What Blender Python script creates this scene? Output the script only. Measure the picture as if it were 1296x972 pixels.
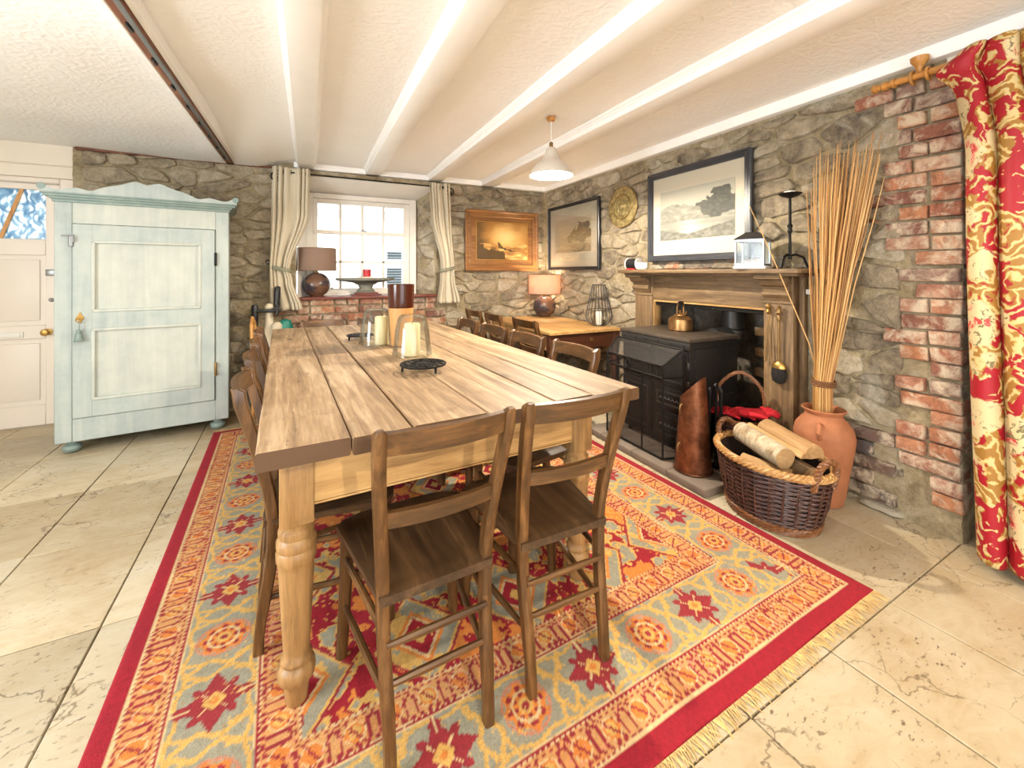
import bpy, bmesh, math, random
import numpy as np
from mathutils import Vector, Matrix, noise as mnoise
R = math.radians
PI = math.pi
random.seed(7)
rng = np.random.default_rng(7)
for o in list(bpy.data.objects):
    bpy.data.objects.remove(o)
SC = bpy.context.scene
C = SC.collection

# ------------------------------------------------------------------ camera
CAM_H = 1.2
FPX, VPX, HOR = 530.0, 390.0, 345.0
TH = math.atan((648.0 - VPX) / FPX)
cam_d = bpy.data.cameras.new('camera')
cam = bpy.data.objects.new('camera', cam_d)
C.objects.link(cam)
cam.location = (0, 0, CAM_H)
cam.rotation_euler = (R(90), 0, -TH)
cam_d.sensor_width = 36.0
cam_d.lens = 36.0 * FPX / 1296.0
cam_d.shift_y = -(486.0 - HOR) / 1296.0
cam_d.clip_start = 0.02
SC.camera = cam

# ------------------------------------------------------------------ world, large lights, exposure
SC.view_settings.view_transform = 'Standard'
SC.view_settings.look = 'None'
SC.view_settings.gamma = 1.0
SC.view_settings.use_curve_mapping = False
SC.view_settings.exposure = 0.93
W = bpy.data.worlds.new('sky')
SC.world = W
W.use_nodes = True
W.node_tree.nodes['Background'].inputs[0].default_value = (0.86, 0.93, 1.0, 1)
W.node_tree.nodes['Background'].inputs[1].default_value = 1.0

sun_l = bpy.data.lights.new('sun', 'SUN'); sun_l.energy = 4.0; sun_l.angle = R(0.6); sun_l.color = (1.0, 0.97, 0.92)
sun_o = bpy.data.objects.new('sun', sun_l); C.objects.link(sun_o)
sun_o.rotation_euler = (R(38), 0, R(-12)); sun_o.location = (0, -6, 8)   # high, from the garden side
def area(name, loc, rot, sx, sy, power, col):
    l = bpy.data.lights.new(name, 'AREA')
    l.shape = 'RECTANGLE'; l.size = sx; l.size_y = sy
    l.energy = power; l.color = col
    o = bpy.data.objects.new(name, l); C.objects.link(o)
    o.location = loc; o.rotation_euler = rot
    return o
# daylight entering by the glazed doors in the wall behind the camera and the side window
area('daylight_garden_doors', (0.3, -2.36, 1.1), (R(118), 0, 0), 2.4, 1.75, 27, (0.94, 0.97, 1.0))
area('daylight_side_window', (-3.06, 0.6, 1.3), (R(105), 0, R(-90)), 1.5, 1.2, 76, (0.90, 0.95, 1.0))

# ------------------------------------------------------------------ mesh helpers
def NB():
    return bmesh.new()

def xf(loc=(0, 0, 0), rx=0, ry=0, rz=0, s=None):
    m = Matrix.Translation(Vector(loc)) @ Matrix.Rotation(rz, 4, 'Z') @ Matrix.Rotation(ry, 4, 'Y') @ Matrix.Rotation(rx, 4, 'X')
    if s is not None:
        m = m @ Matrix.Diagonal((s[0], s[1], s[2], 1))
    return m

def add(bm, verts, faces, M=None):
    vs = []
    for v in verts:
        p = Vector(v)
        if M is not None:
            p = M @ p
        vs.append(bm.verts.new(p))
    for f in faces:
        try:
            bm.faces.new([vs[i] for i in f])
        except ValueError:
            pass
    return vs

def box(bm, c, s, M=None, bev=0.0, seg=1):
    b = bmesh.new()
    bmesh.ops.create_cube(b, size=1.0)
    for v in b.verts:
        v.co = Vector((c[0] + v.co.x * s[0], c[1] + v.co.y * s[1], c[2] + v.co.z * s[2]))
    if bev > 0:
        bmesh.ops.bevel(b, geom=list(b.edges), offset=min(bev, 0.45 * min(s)), segments=seg, affect='EDGES', profile=0.5)
    b.verts.index_update()
    add(bm, [v.co.copy() for v in b.verts], [[v.index for v in f.verts] for f in b.faces], M)
    b.free()

def bx(bm, x0, x1, y0, y1, z0, z1, M=None, bev=0.0, seg=1):
    box(bm, ((x0 + x1) / 2, (y0 + y1) / 2, (z0 + z1) / 2), (abs(x1 - x0), abs(y1 - y0), abs(z1 - z0)), M, bev, seg)

def lathe(bm, prof, seg=24, M=None, cap=True):
    vs = []; fs = []
    n = len(prof)
    for r, z in prof:
        for k in range(seg):
            a = 2 * PI * k / seg
            vs.append((r * math.cos(a), r * math.sin(a), z))
    for i in range(n - 1):
        for k in range(seg):
            k2 = (k + 1) % seg
            fs.append((i * seg + k, i * seg + k2, (i + 1) * seg + k2, (i + 1) * seg + k))
    if cap:
        fs.append(tuple(range(seg - 1, -1, -1)))
        fs.append(tuple((n - 1) * seg + k for k in range(seg)))
    add(bm, vs, fs, M)

def tube(bm, pts, r, seg=8, closed=False, M=None, cap=True, flat=None):
    P = [Vector(p) for p in pts]
    n = len(P)
    rs = [r] * n if isinstance(r, (int, float)) else list(r)
    T = []
    for i in range(n):
        a = P[(i - 1) % n] if (closed or i > 0) else P[i]
        b = P[(i + 1) % n] if (closed or i < n - 1) else P[i]
        t = (b - a)
        T.append(t.normalized() if t.length > 1e-9 else Vector((0, 0, 1)))
    up = Vector((0, 0, 1)) if abs(T[0].z) < 0.9 else Vector((1, 0, 0))
    N = (up - T[0] * up.dot(T[0])).normalized()
    vs = []; fs = []
    for i in range(n):
        N = (N - T[i] * N.dot(T[i]))
        N = N.normalized() if N.length > 1e-6 else Vector((1, 0, 0))
        B = T[i].cross(N)
        for k in range(seg):
            a = 2 * PI * (k + 0.5) / seg
            ca, sa = math.cos(a), math.sin(a)
            if flat:
                ca *= flat[0]; sa *= flat[1]
            vs.append(P[i] + N * (rs[i] * ca) + B * (rs[i] * sa))
    m = n if closed else n - 1
    for i in range(m):
        j = (i + 1) % n
        for k in range(seg):
            k2 = (k + 1) % seg
            fs.append((i * seg + k, i * seg + k2, j * seg + k2, j * seg + k))
    if cap and not closed:
        fs.append(tuple(range(seg - 1, -1, -1)))
        fs.append(tuple((n - 1) * seg + k for k in range(seg)))
    add(bm, vs, fs, M)

def prism(bm, poly, d0, d1, M=None):
    """poly in local XZ, extruded along local Y from d0 to d1"""
    n = len(poly)
    vs = [(p[0], d0, p[1]) for p in poly] + [(p[0], d1, p[1]) for p in poly]
    fs = [tuple(range(n)), tuple(range(2 * n - 1, n - 1, -1))]
    for i in range(n):
        j = (i + 1) % n
        fs.append((i, n + i, n + j, j))
    add(bm, vs, fs, M)

def sphere(bm, c, r, seg=16, rings=10, sc=(1, 1, 1), M=None):
    prof = []
    vs = [(c[0], c[1], c[2] - r * sc[2])]; fs = []
    for i in range(1, rings):
        a = -PI / 2 + PI * i / rings
        for k in range(seg):
            b = 2 * PI * k / seg
            vs.append((c[0] + r * sc[0] * math.cos(a) * math.cos(b), c[1] + r * sc[1] * math.cos(a) * math.sin(b), c[2] + r * sc[2] * math.sin(a)))
    vs.append((c[0], c[1], c[2] + r * sc[2]))
    for k in range(seg):
        fs.append((0, 1 + (k + 1) % seg, 1 + k))
        fs.append((len(vs) - 1, 1 + (rings - 2) * seg + k, 1 + (rings - 2) * seg + (k + 1) % seg))
    for i in range(rings - 2):
        for k in range(seg):
            k2 = (k + 1) % seg
            fs.append((1 + i * seg + k, 1 + i * seg + k2, 1 + (i + 1) * seg + k2, 1 + (i + 1) * seg + k))
    add(bm, vs, fs, M)

def grid(bm, nu, nv, fn, M=None):
    vs = [fn(i / nu, j / nv) for j in range(nv + 1) for i in range(nu + 1)]
    w = nu + 1
    fs = [(j * w + i, j * w + i + 1, (j + 1) * w + i + 1, (j + 1) * w + i) for j in range(nv) for i in range(nu)]
    add(bm, vs, fs, M)

def mesh_from(bm, name, m, smooth=38):
    bmesh.ops.recalc_face_normals(bm, faces=list(bm.faces))
    me = bpy.data.meshes.new(name)
    bm.to_mesh(me); bm.free()
    if m is not None:
        me.materials.append(m)
    if smooth:
        me.polygons.foreach_set('use_smooth', [True] * len(me.polygons))
        if smooth < 180:
            me.set_sharp_from_angle(angle=R(smooth))
    return me

def obj(name, bm, m, parent=None, smooth=38):
    me = bm if isinstance(bm, bpy.types.Mesh) else mesh_from(bm, name, m, smooth)
    o = bpy.data.objects.new(name, me)
    C.objects.link(o)
    if parent is not None:
        o.parent = parent
    return o

def tag(o, label, cat, group=None):
    o['label'] = label; o['category'] = cat
    if group:
        o['group'] = group
    return o

def thing(name, label, cat, loc=(0, 0, 0), rotz=0.0, group=None):
    o = bpy.data.objects.new(name, None)
    o.empty_display_size = 0.05
    C.objects.link(o)
    o.location = loc; o.rotation_euler = (0, 0, rotz)
    return tag(o, label, cat, group)

def struct(name, bm, m, parent=None, smooth=38):
    o = obj(name, bm, m, parent, smooth)
    if parent is None:
        o['kind'] = 'structure'
    return o

def dup(root, loc, rotz, label=None, group=None, scale=None):
    r = root.copy(); C.objects.link(r)
    r.location = loc; r.rotation_euler = (0, 0, rotz)
    if scale:
        r.scale = (scale, scale, scale)
    if label: r['label'] = label
    if group: r['group'] = group
    for ch in list(root.children):
        c = ch.copy(); C.objects.link(c); c.parent = r
        for g in list(ch.children):
            d = g.copy(); C.objects.link(d); d.parent = c
    return r

# numpy value noise
def vn(x, y, seed=0):
    xi = np.floor(x).astype(np.int64); yi = np.floor(y).astype(np.int64)
    xf_ = x - xi; yf_ = y - yi
    def h(a, b):
        v = np.sin(a * 127.1 + b * 311.7 + seed * 74.7) * 43758.5453
        return v - np.floor(v)
    u = xf_ * xf_ * (3 - 2 * xf_); v = yf_ * yf_ * (3 - 2 * yf_)
    return (h(xi, yi) * (1 - u) + h(xi + 1, yi) * u) * (1 - v) + (h(xi, yi + 1) * (1 - u) + h(xi + 1, yi + 1) * u) * v

def fbm(x, y, seed=0, octv=4):
    s = 0; a = 0.5; t = 0
    for k in range(octv):
        s = s + a * vn(x * 2 ** k, y * 2 ** k, seed + k); t += a; a *= 0.5
    return s / t

def srgb(r, g, b):
    def f(c):
        c /= 255.0
        return c / 12.92 if c <= 0.04045 else ((c + 0.055) / 1.055) ** 2.4
    return (f(r), f(g), f(b), 1.0)

# ------------------------------------------------------------------ materials
class NT:
    def __init__(s, name):
        s.m = bpy.data.materials.new(name); s.m.use_nodes = True
        s.t = s.m.node_tree; s.b = s.t.nodes['Principled BSDF']; s.out = s.t.nodes['Material Output']
    def n(s, typ, props=None, **inp):
        nd = s.t.nodes.new(typ)
        for k, v in (props or {}).items():
            setattr(nd, k, v)
        for k, v in inp.items():
            key = k.replace('_', ' ')
            if k[0] == 'i' and k[1:].isdigit():
                key = int(k[1:])
            s.set(nd, key, v)
        return nd
    def set(s, nd, key, v):
        if isinstance(v, bpy.types.NodeSocket):
            s.t.links.new(v, nd.inputs[key])
        elif isinstance(v, bpy.types.Node):
            s.t.links.new(v.outputs[0], nd.inputs[key])
        else:
            nd.inputs[key].default_value = v
    def ramp(s, fac, stops, interp='LINEAR'):
        r = s.t.nodes.new('ShaderNodeValToRGB'); r.color_ramp.interpolation = interp
        e = r.color_ramp.elements
        while len(e) < len(stops):
            e.new(0.5)
        for i, (p, c) in enumerate(stops):
            e[i].position = p; e[i].color = c if len(c) == 4 else (*c, 1)
        s.set(r, 0, fac)
        return r
    def mix(s, fac, a, b, mode='MIX'):
        nd = s.t.nodes.new('ShaderNodeMix'); nd.data_type = 'RGBA'; nd.blend_type = mode
        s.set(nd, 0, fac); s.set(nd, 6, a); s.set(nd, 7, b)
        return nd.outputs[2]
    def math(s, op, a, b=0.0, c=None):
        nd = s.t.nodes.new('ShaderNodeMath'); nd.operation = op
        s.set(nd, 0, a); s.set(nd, 1, b)
        if c is not None:
            s.set(nd, 2, c)
        return nd.outputs[0]
    def pos(s, scale=(1, 1, 1), rot=(0, 0, 0), kind='world'):
        if kind == 'world':
            src = s.n('ShaderNodeNewGeometry').outputs['Position']
        else:
            src = s.n('ShaderNodeTexCoord').outputs['UV' if kind == 'uv' else 'Object']
        mp = s.n('ShaderNodeMapping', Vector=src, Scale=scale, Rotation=rot)
        return mp.outputs[0]
    def noise(s, vec, scale=5, detail=4, rough=0.55, dist=0.0):
        return s.n('ShaderNodeTexNoise', Vector=vec, Scale=scale, Detail=detail, Roughness=rough, Distortion=dist).outputs['Fac']
    def bump(s, h, strength=0.3, dist=0.02):
        b = s.n('ShaderNodeBump', Height=h, Strength=strength, Distance=dist)
        s.t.links.new(b.outputs[0], s.b.inputs['Normal'])
    def set_(s, **kw):
        for k, v in kw.items():
            s.set(s.b, k.replace('_', ' '), v)
        return s

def plain(name, col, rough=0.5, metal=0.0, bump=0.0, bscale=60, var=0.0):
    k = NT(name)
    c = col if len(col) == 4 else (*col, 1)
    if var > 0 or bump > 0:
        p = k.pos(kind='object')
        nz = k.noise(p, bscale, 4)
        if var > 0:
            d = tuple(x * (1 - var) for x in c[:3]) + (1,)
            l = tuple(min(1, x * (1 + var)) for x in c[:3]) + (1,)
            k.set_(Base_Color=k.ramp(k.noise(p, bscale * 0.25, 5), [(0.3, d), (0.7, l)]).outputs[0])
        else:
            k.set_(Base_Color=c)
        if bump > 0:
            k.bump(nz, bump, 0.01)
    else:
        k.set_(Base_Color=c)
    k.set_(Roughness=rough, Metallic=metal)
    return k.m

def wood(name, dark, mid, light, axis='Y', scale=1.0, rough=0.45, bump=0.15, endgrain=None):
    k = NT(name)
    st = {'X': (1.2, 16, 16), 'Y': (16, 1.2, 16), 'Z': (16, 16, 1.2)}[axis]
    st = tuple(v * scale for v in st)
    oi = k.n('ShaderNodeObjectInfo')
    src = k.n('ShaderNodeTexCoord').outputs['Object']
    sh = k.n('ShaderNodeVectorMath', {'operation': 'ADD'}, i0=src)
    k.t.links.new(k.n('ShaderNodeVectorMath', {'operation': 'SCALE'}, i0=(3.1, 5.7, 2.3), Scale=oi.outputs['Random']).outputs[0], sh.inputs[1])
    vec = k.n('ShaderNodeMapping', Vector=sh.outputs[0], Scale=st).outputs[0]
    big = k.noise(vec, 1.0, 5, 0.6, 1.2)
    fine = k.noise(vec, 5.5, 6, 0.7, 0.3)
    grain = k.math('ADD', k.math('MULTIPLY', big, 0.62), k.math('MULTIPLY', fine, 0.38))
    col = k.ramp(grain, [(0.30, dark), (0.50, mid), (0.68, light)]).outputs[0]
    blot = k.noise(sh.outputs[0], 7.0, 5, 0.65)
    col = k.mix(k.ramp(blot, [(0.55, (0, 0, 0, 1)), (0.75, (0.55, 0.55, 0.55, 1))]).outputs[0], col, dark)
    tone = k.math('MULTIPLY_ADD', oi.outputs['Random'], 0.35, 0.82)
    tc = k.n('ShaderNodeCombineColor', i0=tone, i1=tone, i2=tone)
    col = k.mix(1.0, col, tc.outputs[0], 'MULTIPLY')
    if endgrain:
        nn = k.n('ShaderNodeSeparateXYZ', i0=k.n('ShaderNodeTexCoord').outputs['Normal'])
        ef = k.ramp(k.math('ABSOLUTE', nn.outputs['Y']), [(0.5, (0, 0, 0, 1)), (0.8, (1, 1, 1, 1))]).outputs[0]
        col = k.mix(ef, col, endgrain)
        kn = k.n('ShaderNodeTexVoronoi', Vector=k.n('ShaderNodeMapping', Vector=sh.outputs[0], Scale=(7.0, 2.2, 1.0)).outputs[0], Scale=1.0)
        col = k.mix(k.ramp(kn.outputs['Distance'], [(0.06, (0.75, 0.75, 0.75, 1)), (0.13, (0, 0, 0, 1))]).outputs[0], col, dark)
        sc_ = k.noise(k.n('ShaderNodeMapping', Vector=sh.outputs[0], Scale=(60, 9, 1)).outputs[0], 1.0, 3, 0.6)
        col = k.mix(k.ramp(sc_, [(0.66, (0, 0, 0, 1)), (0.72, (0.7, 0.7, 0.7, 1))]).outputs[0], col, dark)
    k.set_(Base_Color=col, Roughness=k.math('MULTIPLY_ADD', fine, 0.25, rough - 0.1))
    k.bump(grain, bump, 0.006)
    return k.m
MT = {}
def stone_mat(name, stops, lime=0.5, scale=1.0, bump=0.8):
    k = NT(name)
    p = k.pos()
    oi = k.n('ShaderNodeObjectInfo')
    a = k.noise(p, 4.5 * scale, 8, 0.68, 0.8)
    b = k.noise(p, 24 * scale, 8, 0.78)
    f = k.math('ADD', k.math('MULTIPLY', a, 0.50), k.math('MULTIPLY', b, 0.42))
    f = k.math('ADD', f, k.math('MULTIPLY', oi.outputs['Random'], 0.14))
    f = k.math('MULTIPLY_ADD', f, 1.7, -0.38)
    col = k.ramp(f, stops).outputs[0]
    lm = k.noise(p, 3.0, 7, 0.7, 0.8)
    col = k.mix(k.ramp(lm, [(0.56, (0, 0, 0, 1)), (0.70, (lime, lime, lime, 1))]).outputs[0], col, srgb(230, 222, 202))
    pits = k.noise(p, 55, 5, 0.75)
    col = k.mix(k.ramp(pits, [(0.30, (0.75, 0.75, 0.75, 1)), (0.38, (0, 0, 0, 1))]).outputs[0], col, srgb(92, 78, 60))
    k.set_(Base_Color=col, Roughness=0.92)
    h = k.math('ADD', k.math('MULTIPLY', a, 0.8), k.math('ADD', k.math('MULTIPLY', b, 1.0), k.math('MULTIPLY', pits, 0.5)))
    k.bump(h, 0.85, 0.036)
    return k.m

MT['stone'] = stone_mat('rubble_stone', [(0.16, srgb(70, 62, 54)), (0.36, srgb(140, 126, 106)), (0.56, srgb(188, 172, 144)), (0.80, srgb(222, 212, 192))], 0.8)
MT['mortar'] = stone_mat('lime_mortar', [(0.14, srgb(76, 64, 50)), (0.34, srgb(150, 132, 102)), (0.55, srgb(192, 174, 138)), (0.80, srgb(222, 209, 182))], 0.7, 1.6)
MT['soot_stone'] = stone_mat('sooty_stone', [(0.25, srgb(60, 56, 52)), (0.5, srgb(120, 110, 98)), (0.75, srgb(160, 148, 128))], 0.3, 1.2)

def brick_mat(name, cols):
    k = NT(name)
    p = k.pos(); oi = k.n('ShaderNodeObjectInfo')
    n1 = k.noise(p, 26, 6, 0.7)
    base = k.ramp(oi.outputs['Random'], cols).outputs[0]
    col = k.mix(k.ramp(n1, [(0.35, (0.55, 0.55, 0.55, 1)), (0.55, (0, 0, 0, 1))]).outputs[0], base, srgb(96, 56, 42))
    n2 = k.noise(p, 11, 6, 0.7, 0.5)
    col = k.mix(k.ramp(n2, [(0.46, (0, 0, 0, 1)), (0.62, (0.85, 0.85, 0.85, 1))]).outputs[0], col, srgb(204, 188, 164))
    k.set_(Base_Color=col, Roughness=0.9)
    k.bump(k.math('ADD', n1, n2), 0.6, 0.015)
    return k.m
MT['brick'] = brick_mat('red_brick', [(0.0, srgb(118, 82, 70)), (0.25, srgb(152, 96, 74)), (0.45, srgb(178, 120, 84)), (0.65, srgb(160, 116, 98)), (0.85, srgb(190, 150, 122)), (1.0, srgb(112, 94, 90))])
MT['brick_buff'] = brick_mat('buff_fire_brick', [(0.0, srgb(196, 160, 104)), (1.0, srgb(180, 128, 84))])
MT['brick_dark'] = brick_mat('dark_brick', [(0.0, srgb(92, 82, 74)), (0.6, srgb(120, 98, 84)), (1.0, srgb(74, 70, 72))])

def tile_mat():
    k = NT('travertine')
    p = k.pos(); oi = k.n('ShaderNodeObjectInfo')
    big = k.noise(p, 1.7, 5, 0.6, 0.5)
    med = k.noise(k.pos((6, 14, 1), (0, 0, R(25))), 1.0, 6, 0.7, 1.0)
    f = k.math('ADD', k.math('MULTIPLY', big, 0.45), k.math('ADD', k.math('MULTIPLY', med, 0.35), k.math('ADD', k.math('MULTIPLY', oi.outputs['Random'], 0.08), 0.08)))
    col = k.ramp(f, [(0.30, srgb(156, 130, 92)), (0.44, srgb(178, 158, 124)), (0.56, srgb(194, 180, 152)), (0.74, srgb(208, 199, 180))]).outputs[0]
    pit = k.noise(k.pos((34, 70, 1), (0, 0, R(-38))), 1.0, 3, 0.6)
    msk = k.noise(p, 4.0, 4, 0.6)
    pm = k.math('MULTIPLY', k.ramp(pit, [(0.59, (0, 0, 0, 1)), (0.65, (1, 1, 1, 1))]).outputs[0], k.ramp(msk, [(0.45, (0, 0, 0, 1)), (0.64, (1, 1, 1, 1))]).outputs[0])
    crack = k.n('ShaderNodeTexVoronoi', {'feature': 'DISTANCE_TO_EDGE'}, Vector=k.n('ShaderNodeMixRGB', {'blend_type': 'ADD'}, Fac=0.35, Color1=p, Color2=k.n('ShaderNodeTexNoise', Vector=p, Scale=6.0, Detail=6.0).outputs['Color']).outputs[0], Scale=2.6)
    cm = k.math('MULTIPLY', k.ramp(crack.outputs['Distance'], [(0.0, (1, 1, 1, 1)), (0.012, (0, 0, 0, 1))]).outputs[0], k.ramp(k.noise(p, 2.2, 3), [(0.47, (0, 0, 0, 1)), (0.56, (0.9, 0.9, 0.9, 1))]).outputs[0])
    dark = k.math('MAXIMUM', pm, cm)
    col = k.mix(k.math('MULTIPLY', dark, 0.85), col, srgb(92, 72, 48))
    k.set_(Base_Color=col, Roughness=k.math('MULTIPLY_ADD', big, 0.3, 0.38))
    k.bump(k.math('SUBTRACT', k.math('MULTIPLY', big, 0.3), dark), 0.25, 0.004)
    return k.m
MT['tile'] = tile_mat()
MT['grout'] = plain('tile_grout', srgb(104, 82, 54), 0.95, bump=0.3, bscale=90)

def ceil_mat():
    k = NT('embossed_paper')
    p = k.pos()
    v = k.n('ShaderNodeTexVoronoi', Vector=k.n('ShaderNodeMapping', Vector=k.n('ShaderNodeMixRGB', {'blend_type': 'ADD'}, Fac=0.12, Color1=p, Color2=k.n('ShaderNodeTexNoise', Vector=p, Scale=9.0).outputs['Color']).outputs[0], Scale=(30, 44, 30)).outputs[0], Scale=1.0)
    n2 = k.noise(p, 42, 5, 0.7)
    col = k.ramp(k.noise(p, 1.4, 4), [(0.3, srgb(246, 244, 240)), (0.7, srgb(251, 250, 247))]).outputs[0]
    k.set_(Base_Color=col, Roughness=0.75)
    k.bump(k.math('ADD', v.outputs['Distance'], n2), 0.32, 0.008)
    return k.m
MT['ceiling'] = ceil_mat()
MT['white_paint'] = plain('white_paint', srgb(236, 230, 220), 0.5, bump=0.08, bscale=25, var=0.03)
MT['beam_paint'] = plain('beam_gloss_paint', srgb(250, 248, 244), 0.42, bump=0.12, bscale=18, var=0.03)
MT['door_paint'] = plain('door_paint', srgb(236, 226, 214), 0.42)
MT['room_plaster'] = plain('room_plaster', srgb(232, 222, 206), 0.85, var=0.04, bscale=8)

def painted(name, a, b, c):
    k = NT(name)
    vec = k.pos((14, 14, 1.0), kind='object')
    n1 = k.noise(vec, 1.0, 6, 0.65, 0.8); n2 = k.noise(k.pos(kind='object'), 6, 5, 0.65)
    f = k.math('ADD', k.math('MULTIPLY', n1, 0.5), k.math('MULTIPLY', n2, 0.5))
    k.set_(Base_Color=k.ramp(f, [(0.32, a), (0.5, b), (0.68, c)]).outputs[0], Roughness=0.5)
    k.bump(n1, 0.1, 0.004)
    return k.m
MT['blue_paint'] = painted('worn_blue_paint', srgb(152, 164, 162), srgb(172, 182, 178), srgb(190, 195, 188))
MT['blue_panel'] = painted('worn_sage_panel', srgb(168, 176, 170), srgb(186, 191, 182), srgb(200, 203, 192))
MT['blue_dark'] = painted('worn_dark_blue_paint', srgb(118, 138, 132), srgb(132, 150, 144), srgb(148, 162, 152))  # darker worn blue for cornice, crest scrolls, tassel and feet

MT['top_wood'] = wood('worn_pine_top', srgb(86, 64, 44), srgb(160, 132, 100), srgb(204, 182, 150), 'Y', 1.0, 0.52, 0.25, endgrain=srgb(84, 57, 31))
MT['pine_x'] = wood('pine_x', srgb(150, 108, 60), srgb(196, 156, 100), srgb(214, 178, 122), 'X', 0.9, 0.45, 0.15)
MT['pine_y'] = wood('pine_y', srgb(150, 108, 60), srgb(196, 156, 100), srgb(214, 178, 122), 'Y', 0.9, 0.45, 0.15)
MT['pine_z'] = wood('pine_z', srgb(84, 60, 34), srgb(150, 114, 70), srgb(178, 142, 94), 'Z', 0.9, 0.42, 0.18)
for ax in 'XYZ':
    MT['chair_' + ax] = wood('chair_wood_' + ax, srgb(42, 27, 14), srgb(88, 59, 31), srgb(132, 93, 53), ax, 1.2, 0.30, 0.12)
MT['seat_wood'] = wood('seat_wood', srgb(36, 25, 15), srgb(66, 46, 28), srgb(96, 70, 44), 'Y', 1.3, 0.38, 0.12)
for ax in 'YZ':
    MT['mantel_' + ax] = wood('mantel_wood_' + ax, srgb(64, 49, 33), srgb(116, 92, 64), srgb(158, 131, 95), ax, 1.0, 0.6, 0.25)
MT['side_top'] = wood('side_table_top', srgb(168, 118, 62), srgb(206, 160, 98), srgb(220, 182, 124), 'Y', 1.0, 0.45, 0.12)
MT['mahogany'] = wood('dark_mahogany', srgb(40, 20, 12), srgb(72, 38, 22), srgb(96, 54, 32), 'X', 1.0, 0.4, 0.12)
MT['frame_gold'] = wood('gilt_oak', srgb(104, 66, 32), srgb(146, 98, 52), srgb(178, 128, 74), 'X', 1.0, 0.32, 0.1)
MT['old_beam'] = wood('old_beam', srgb(66, 36, 24), srgb(116, 70, 48), srgb(160, 112, 86), 'Y', 0.8, 0.6, 0.3)
MT['bentwood'] = wood('bentwood', srgb(150, 96, 44), srgb(196, 140, 76), srgb(214, 164, 98), 'Z', 1.0, 0.4, 0.1)
MT['pole_wood'] = wood('curtain_pole_wood', srgb(140, 86, 34), srgb(186, 130, 62), srgb(208, 156, 86), 'Y', 1.0, 0.35, 0.08)
MT['sill'] = plain('quarry_sill', srgb(120, 62, 50), 0.3, var=0.15, bscale=20)
MT['iron'] = plain('black_iron', srgb(28, 27, 27), 0.5, 0.6, bump=0.2, bscale=80)
MT['stove'] = plain('stove_cast_iron', srgb(38, 36, 35), 0.55, 0.5, bump=0.15, bscale=120, var=0.2)
MT['stove_top'] = plain('stove_top_plate', srgb(86, 76, 66), 0.5, 0.5, bump=0.15, bscale=60, var=0.25)
MT['steel'] = plain('galvanised_steel', srgb(150, 152, 154), 0.35, 0.85, var=0.08, bscale=30)
MT['wire'] = plain('grey_wire', srgb(84, 82, 82), 0.4, 0.8)
MT['flue'] = plain('flue_pipe', srgb(70, 68, 66), 0.45, 0.7, var=0.15, bscale=20)
MT['slate'] = plain('hearth_slate', srgb(124, 110, 98), 0.7, bump=0.4, bscale=30, var=0.15)
MT['brass'] = plain('brass', srgb(186, 150, 84), 0.36, 0.85, var=0.1, bscale=20)
MT['brass_dull'] = plain('dull_brass', srgb(140, 112, 70), 0.45, 0.75, var=0.2, bscale=30)
def copper(name, a, b, c, rough):
    k = NT(name)
    n = k.noise(k.pos(kind='object'), 14, 6, 0.7, 0.6)
    k.set_(Base_Color=k.ramp(n, [(0.3, a), (0.5, b), (0.7, c)]).outputs[0], Metallic=0.8, Roughness=rough)
    k.bump(n, 0.1, 0.004)
    return k.m
MT['copper'] = copper('aged_copper', srgb(84, 52, 36), srgb(126, 80, 56), srgb(158, 106, 78), 0.4)
MT['kettle'] = copper('kettle_copper', srgb(96, 66, 38), srgb(146, 108, 66), srgb(178, 142, 96), 0.36)
MT['terracotta'] = plain('terracotta', srgb(170, 108, 72), 0.75, bump=0.12, bscale=50, var=0.14)
def wick(name, a, b):
    k = NT(name)
    n = k.noise(k.pos((60, 60, 160), kind='object'), 1.0, 4)
    k.set_(Base_Color=k.ramp(n, [(0.35, a), (0.65, b)]).outputs[0], Roughness=0.42)
    k.bump(n, 0.2, 0.004)
    return k.m
MT['wicker'] = wick('dark_wicker', srgb(46, 28, 24), srgb(92, 60, 50))
MT['wicker_pale'] = wick('pale_wicker', srgb(158, 112, 64), srgb(204, 164, 106))
MT['wicker_mid'] = wick('brown_wicker', srgb(100, 62, 36), srgb(142, 94, 56))
MT['wicker_in'] = plain('basket_lining', srgb(38, 26, 20), 0.8)
def reed_mat():
    k = NT('dry_reed')
    oi = k.n('ShaderNodeObjectInfo')
    k.set_(Base_Color=k.ramp(oi.outputs['Random'], [(0.0, srgb(150, 102, 50)), (0.5, srgb(188, 142, 82)), (1.0, srgb(212, 172, 112))]).outputs[0], Roughness=0.5)
    return k.m
MT['reed'] = reed_mat()
MT['twine'] = plain('twine', srgb(110, 72, 40), 0.8)
MT['red_felt'] = plain('red_suede', srgb(186, 22, 36), 0.85, bump=0.25, bscale=90, var=0.12)
def birch():
    k = NT('birch_bark')
    n = k.noise(k.pos((10, 10, 34), kind='object'), 1.0, 5, 0.7, 0.4)
    m = k.noise(k.pos(kind='object'), 16, 5, 0.7)
    f = k.math('ADD', k.math('MULTIPLY', n, 0.6), k.math('MULTIPLY', m, 0.4))
    k.set_(Base_Color=k.ramp(f, [(0.36, srgb(92, 72, 52)), (0.45, srgb(172, 150, 118)), (0.62, srgb(214, 202, 178))]).outputs[0], Roughness=0.8)
    k.bump(f, 0.4, 0.01)
    return k.m
MT['birch'] = birch()
MT['log_end'] = wood('cut_log', srgb(160, 112, 66), srgb(198, 158, 108), srgb(218, 186, 138), 'Z', 1.0, 0.7, 0.2)
MT['bark'] = plain('rough_bark', srgb(112, 88, 60), 0.9, bump=0.7, bscale=40, var=0.3)
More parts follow.
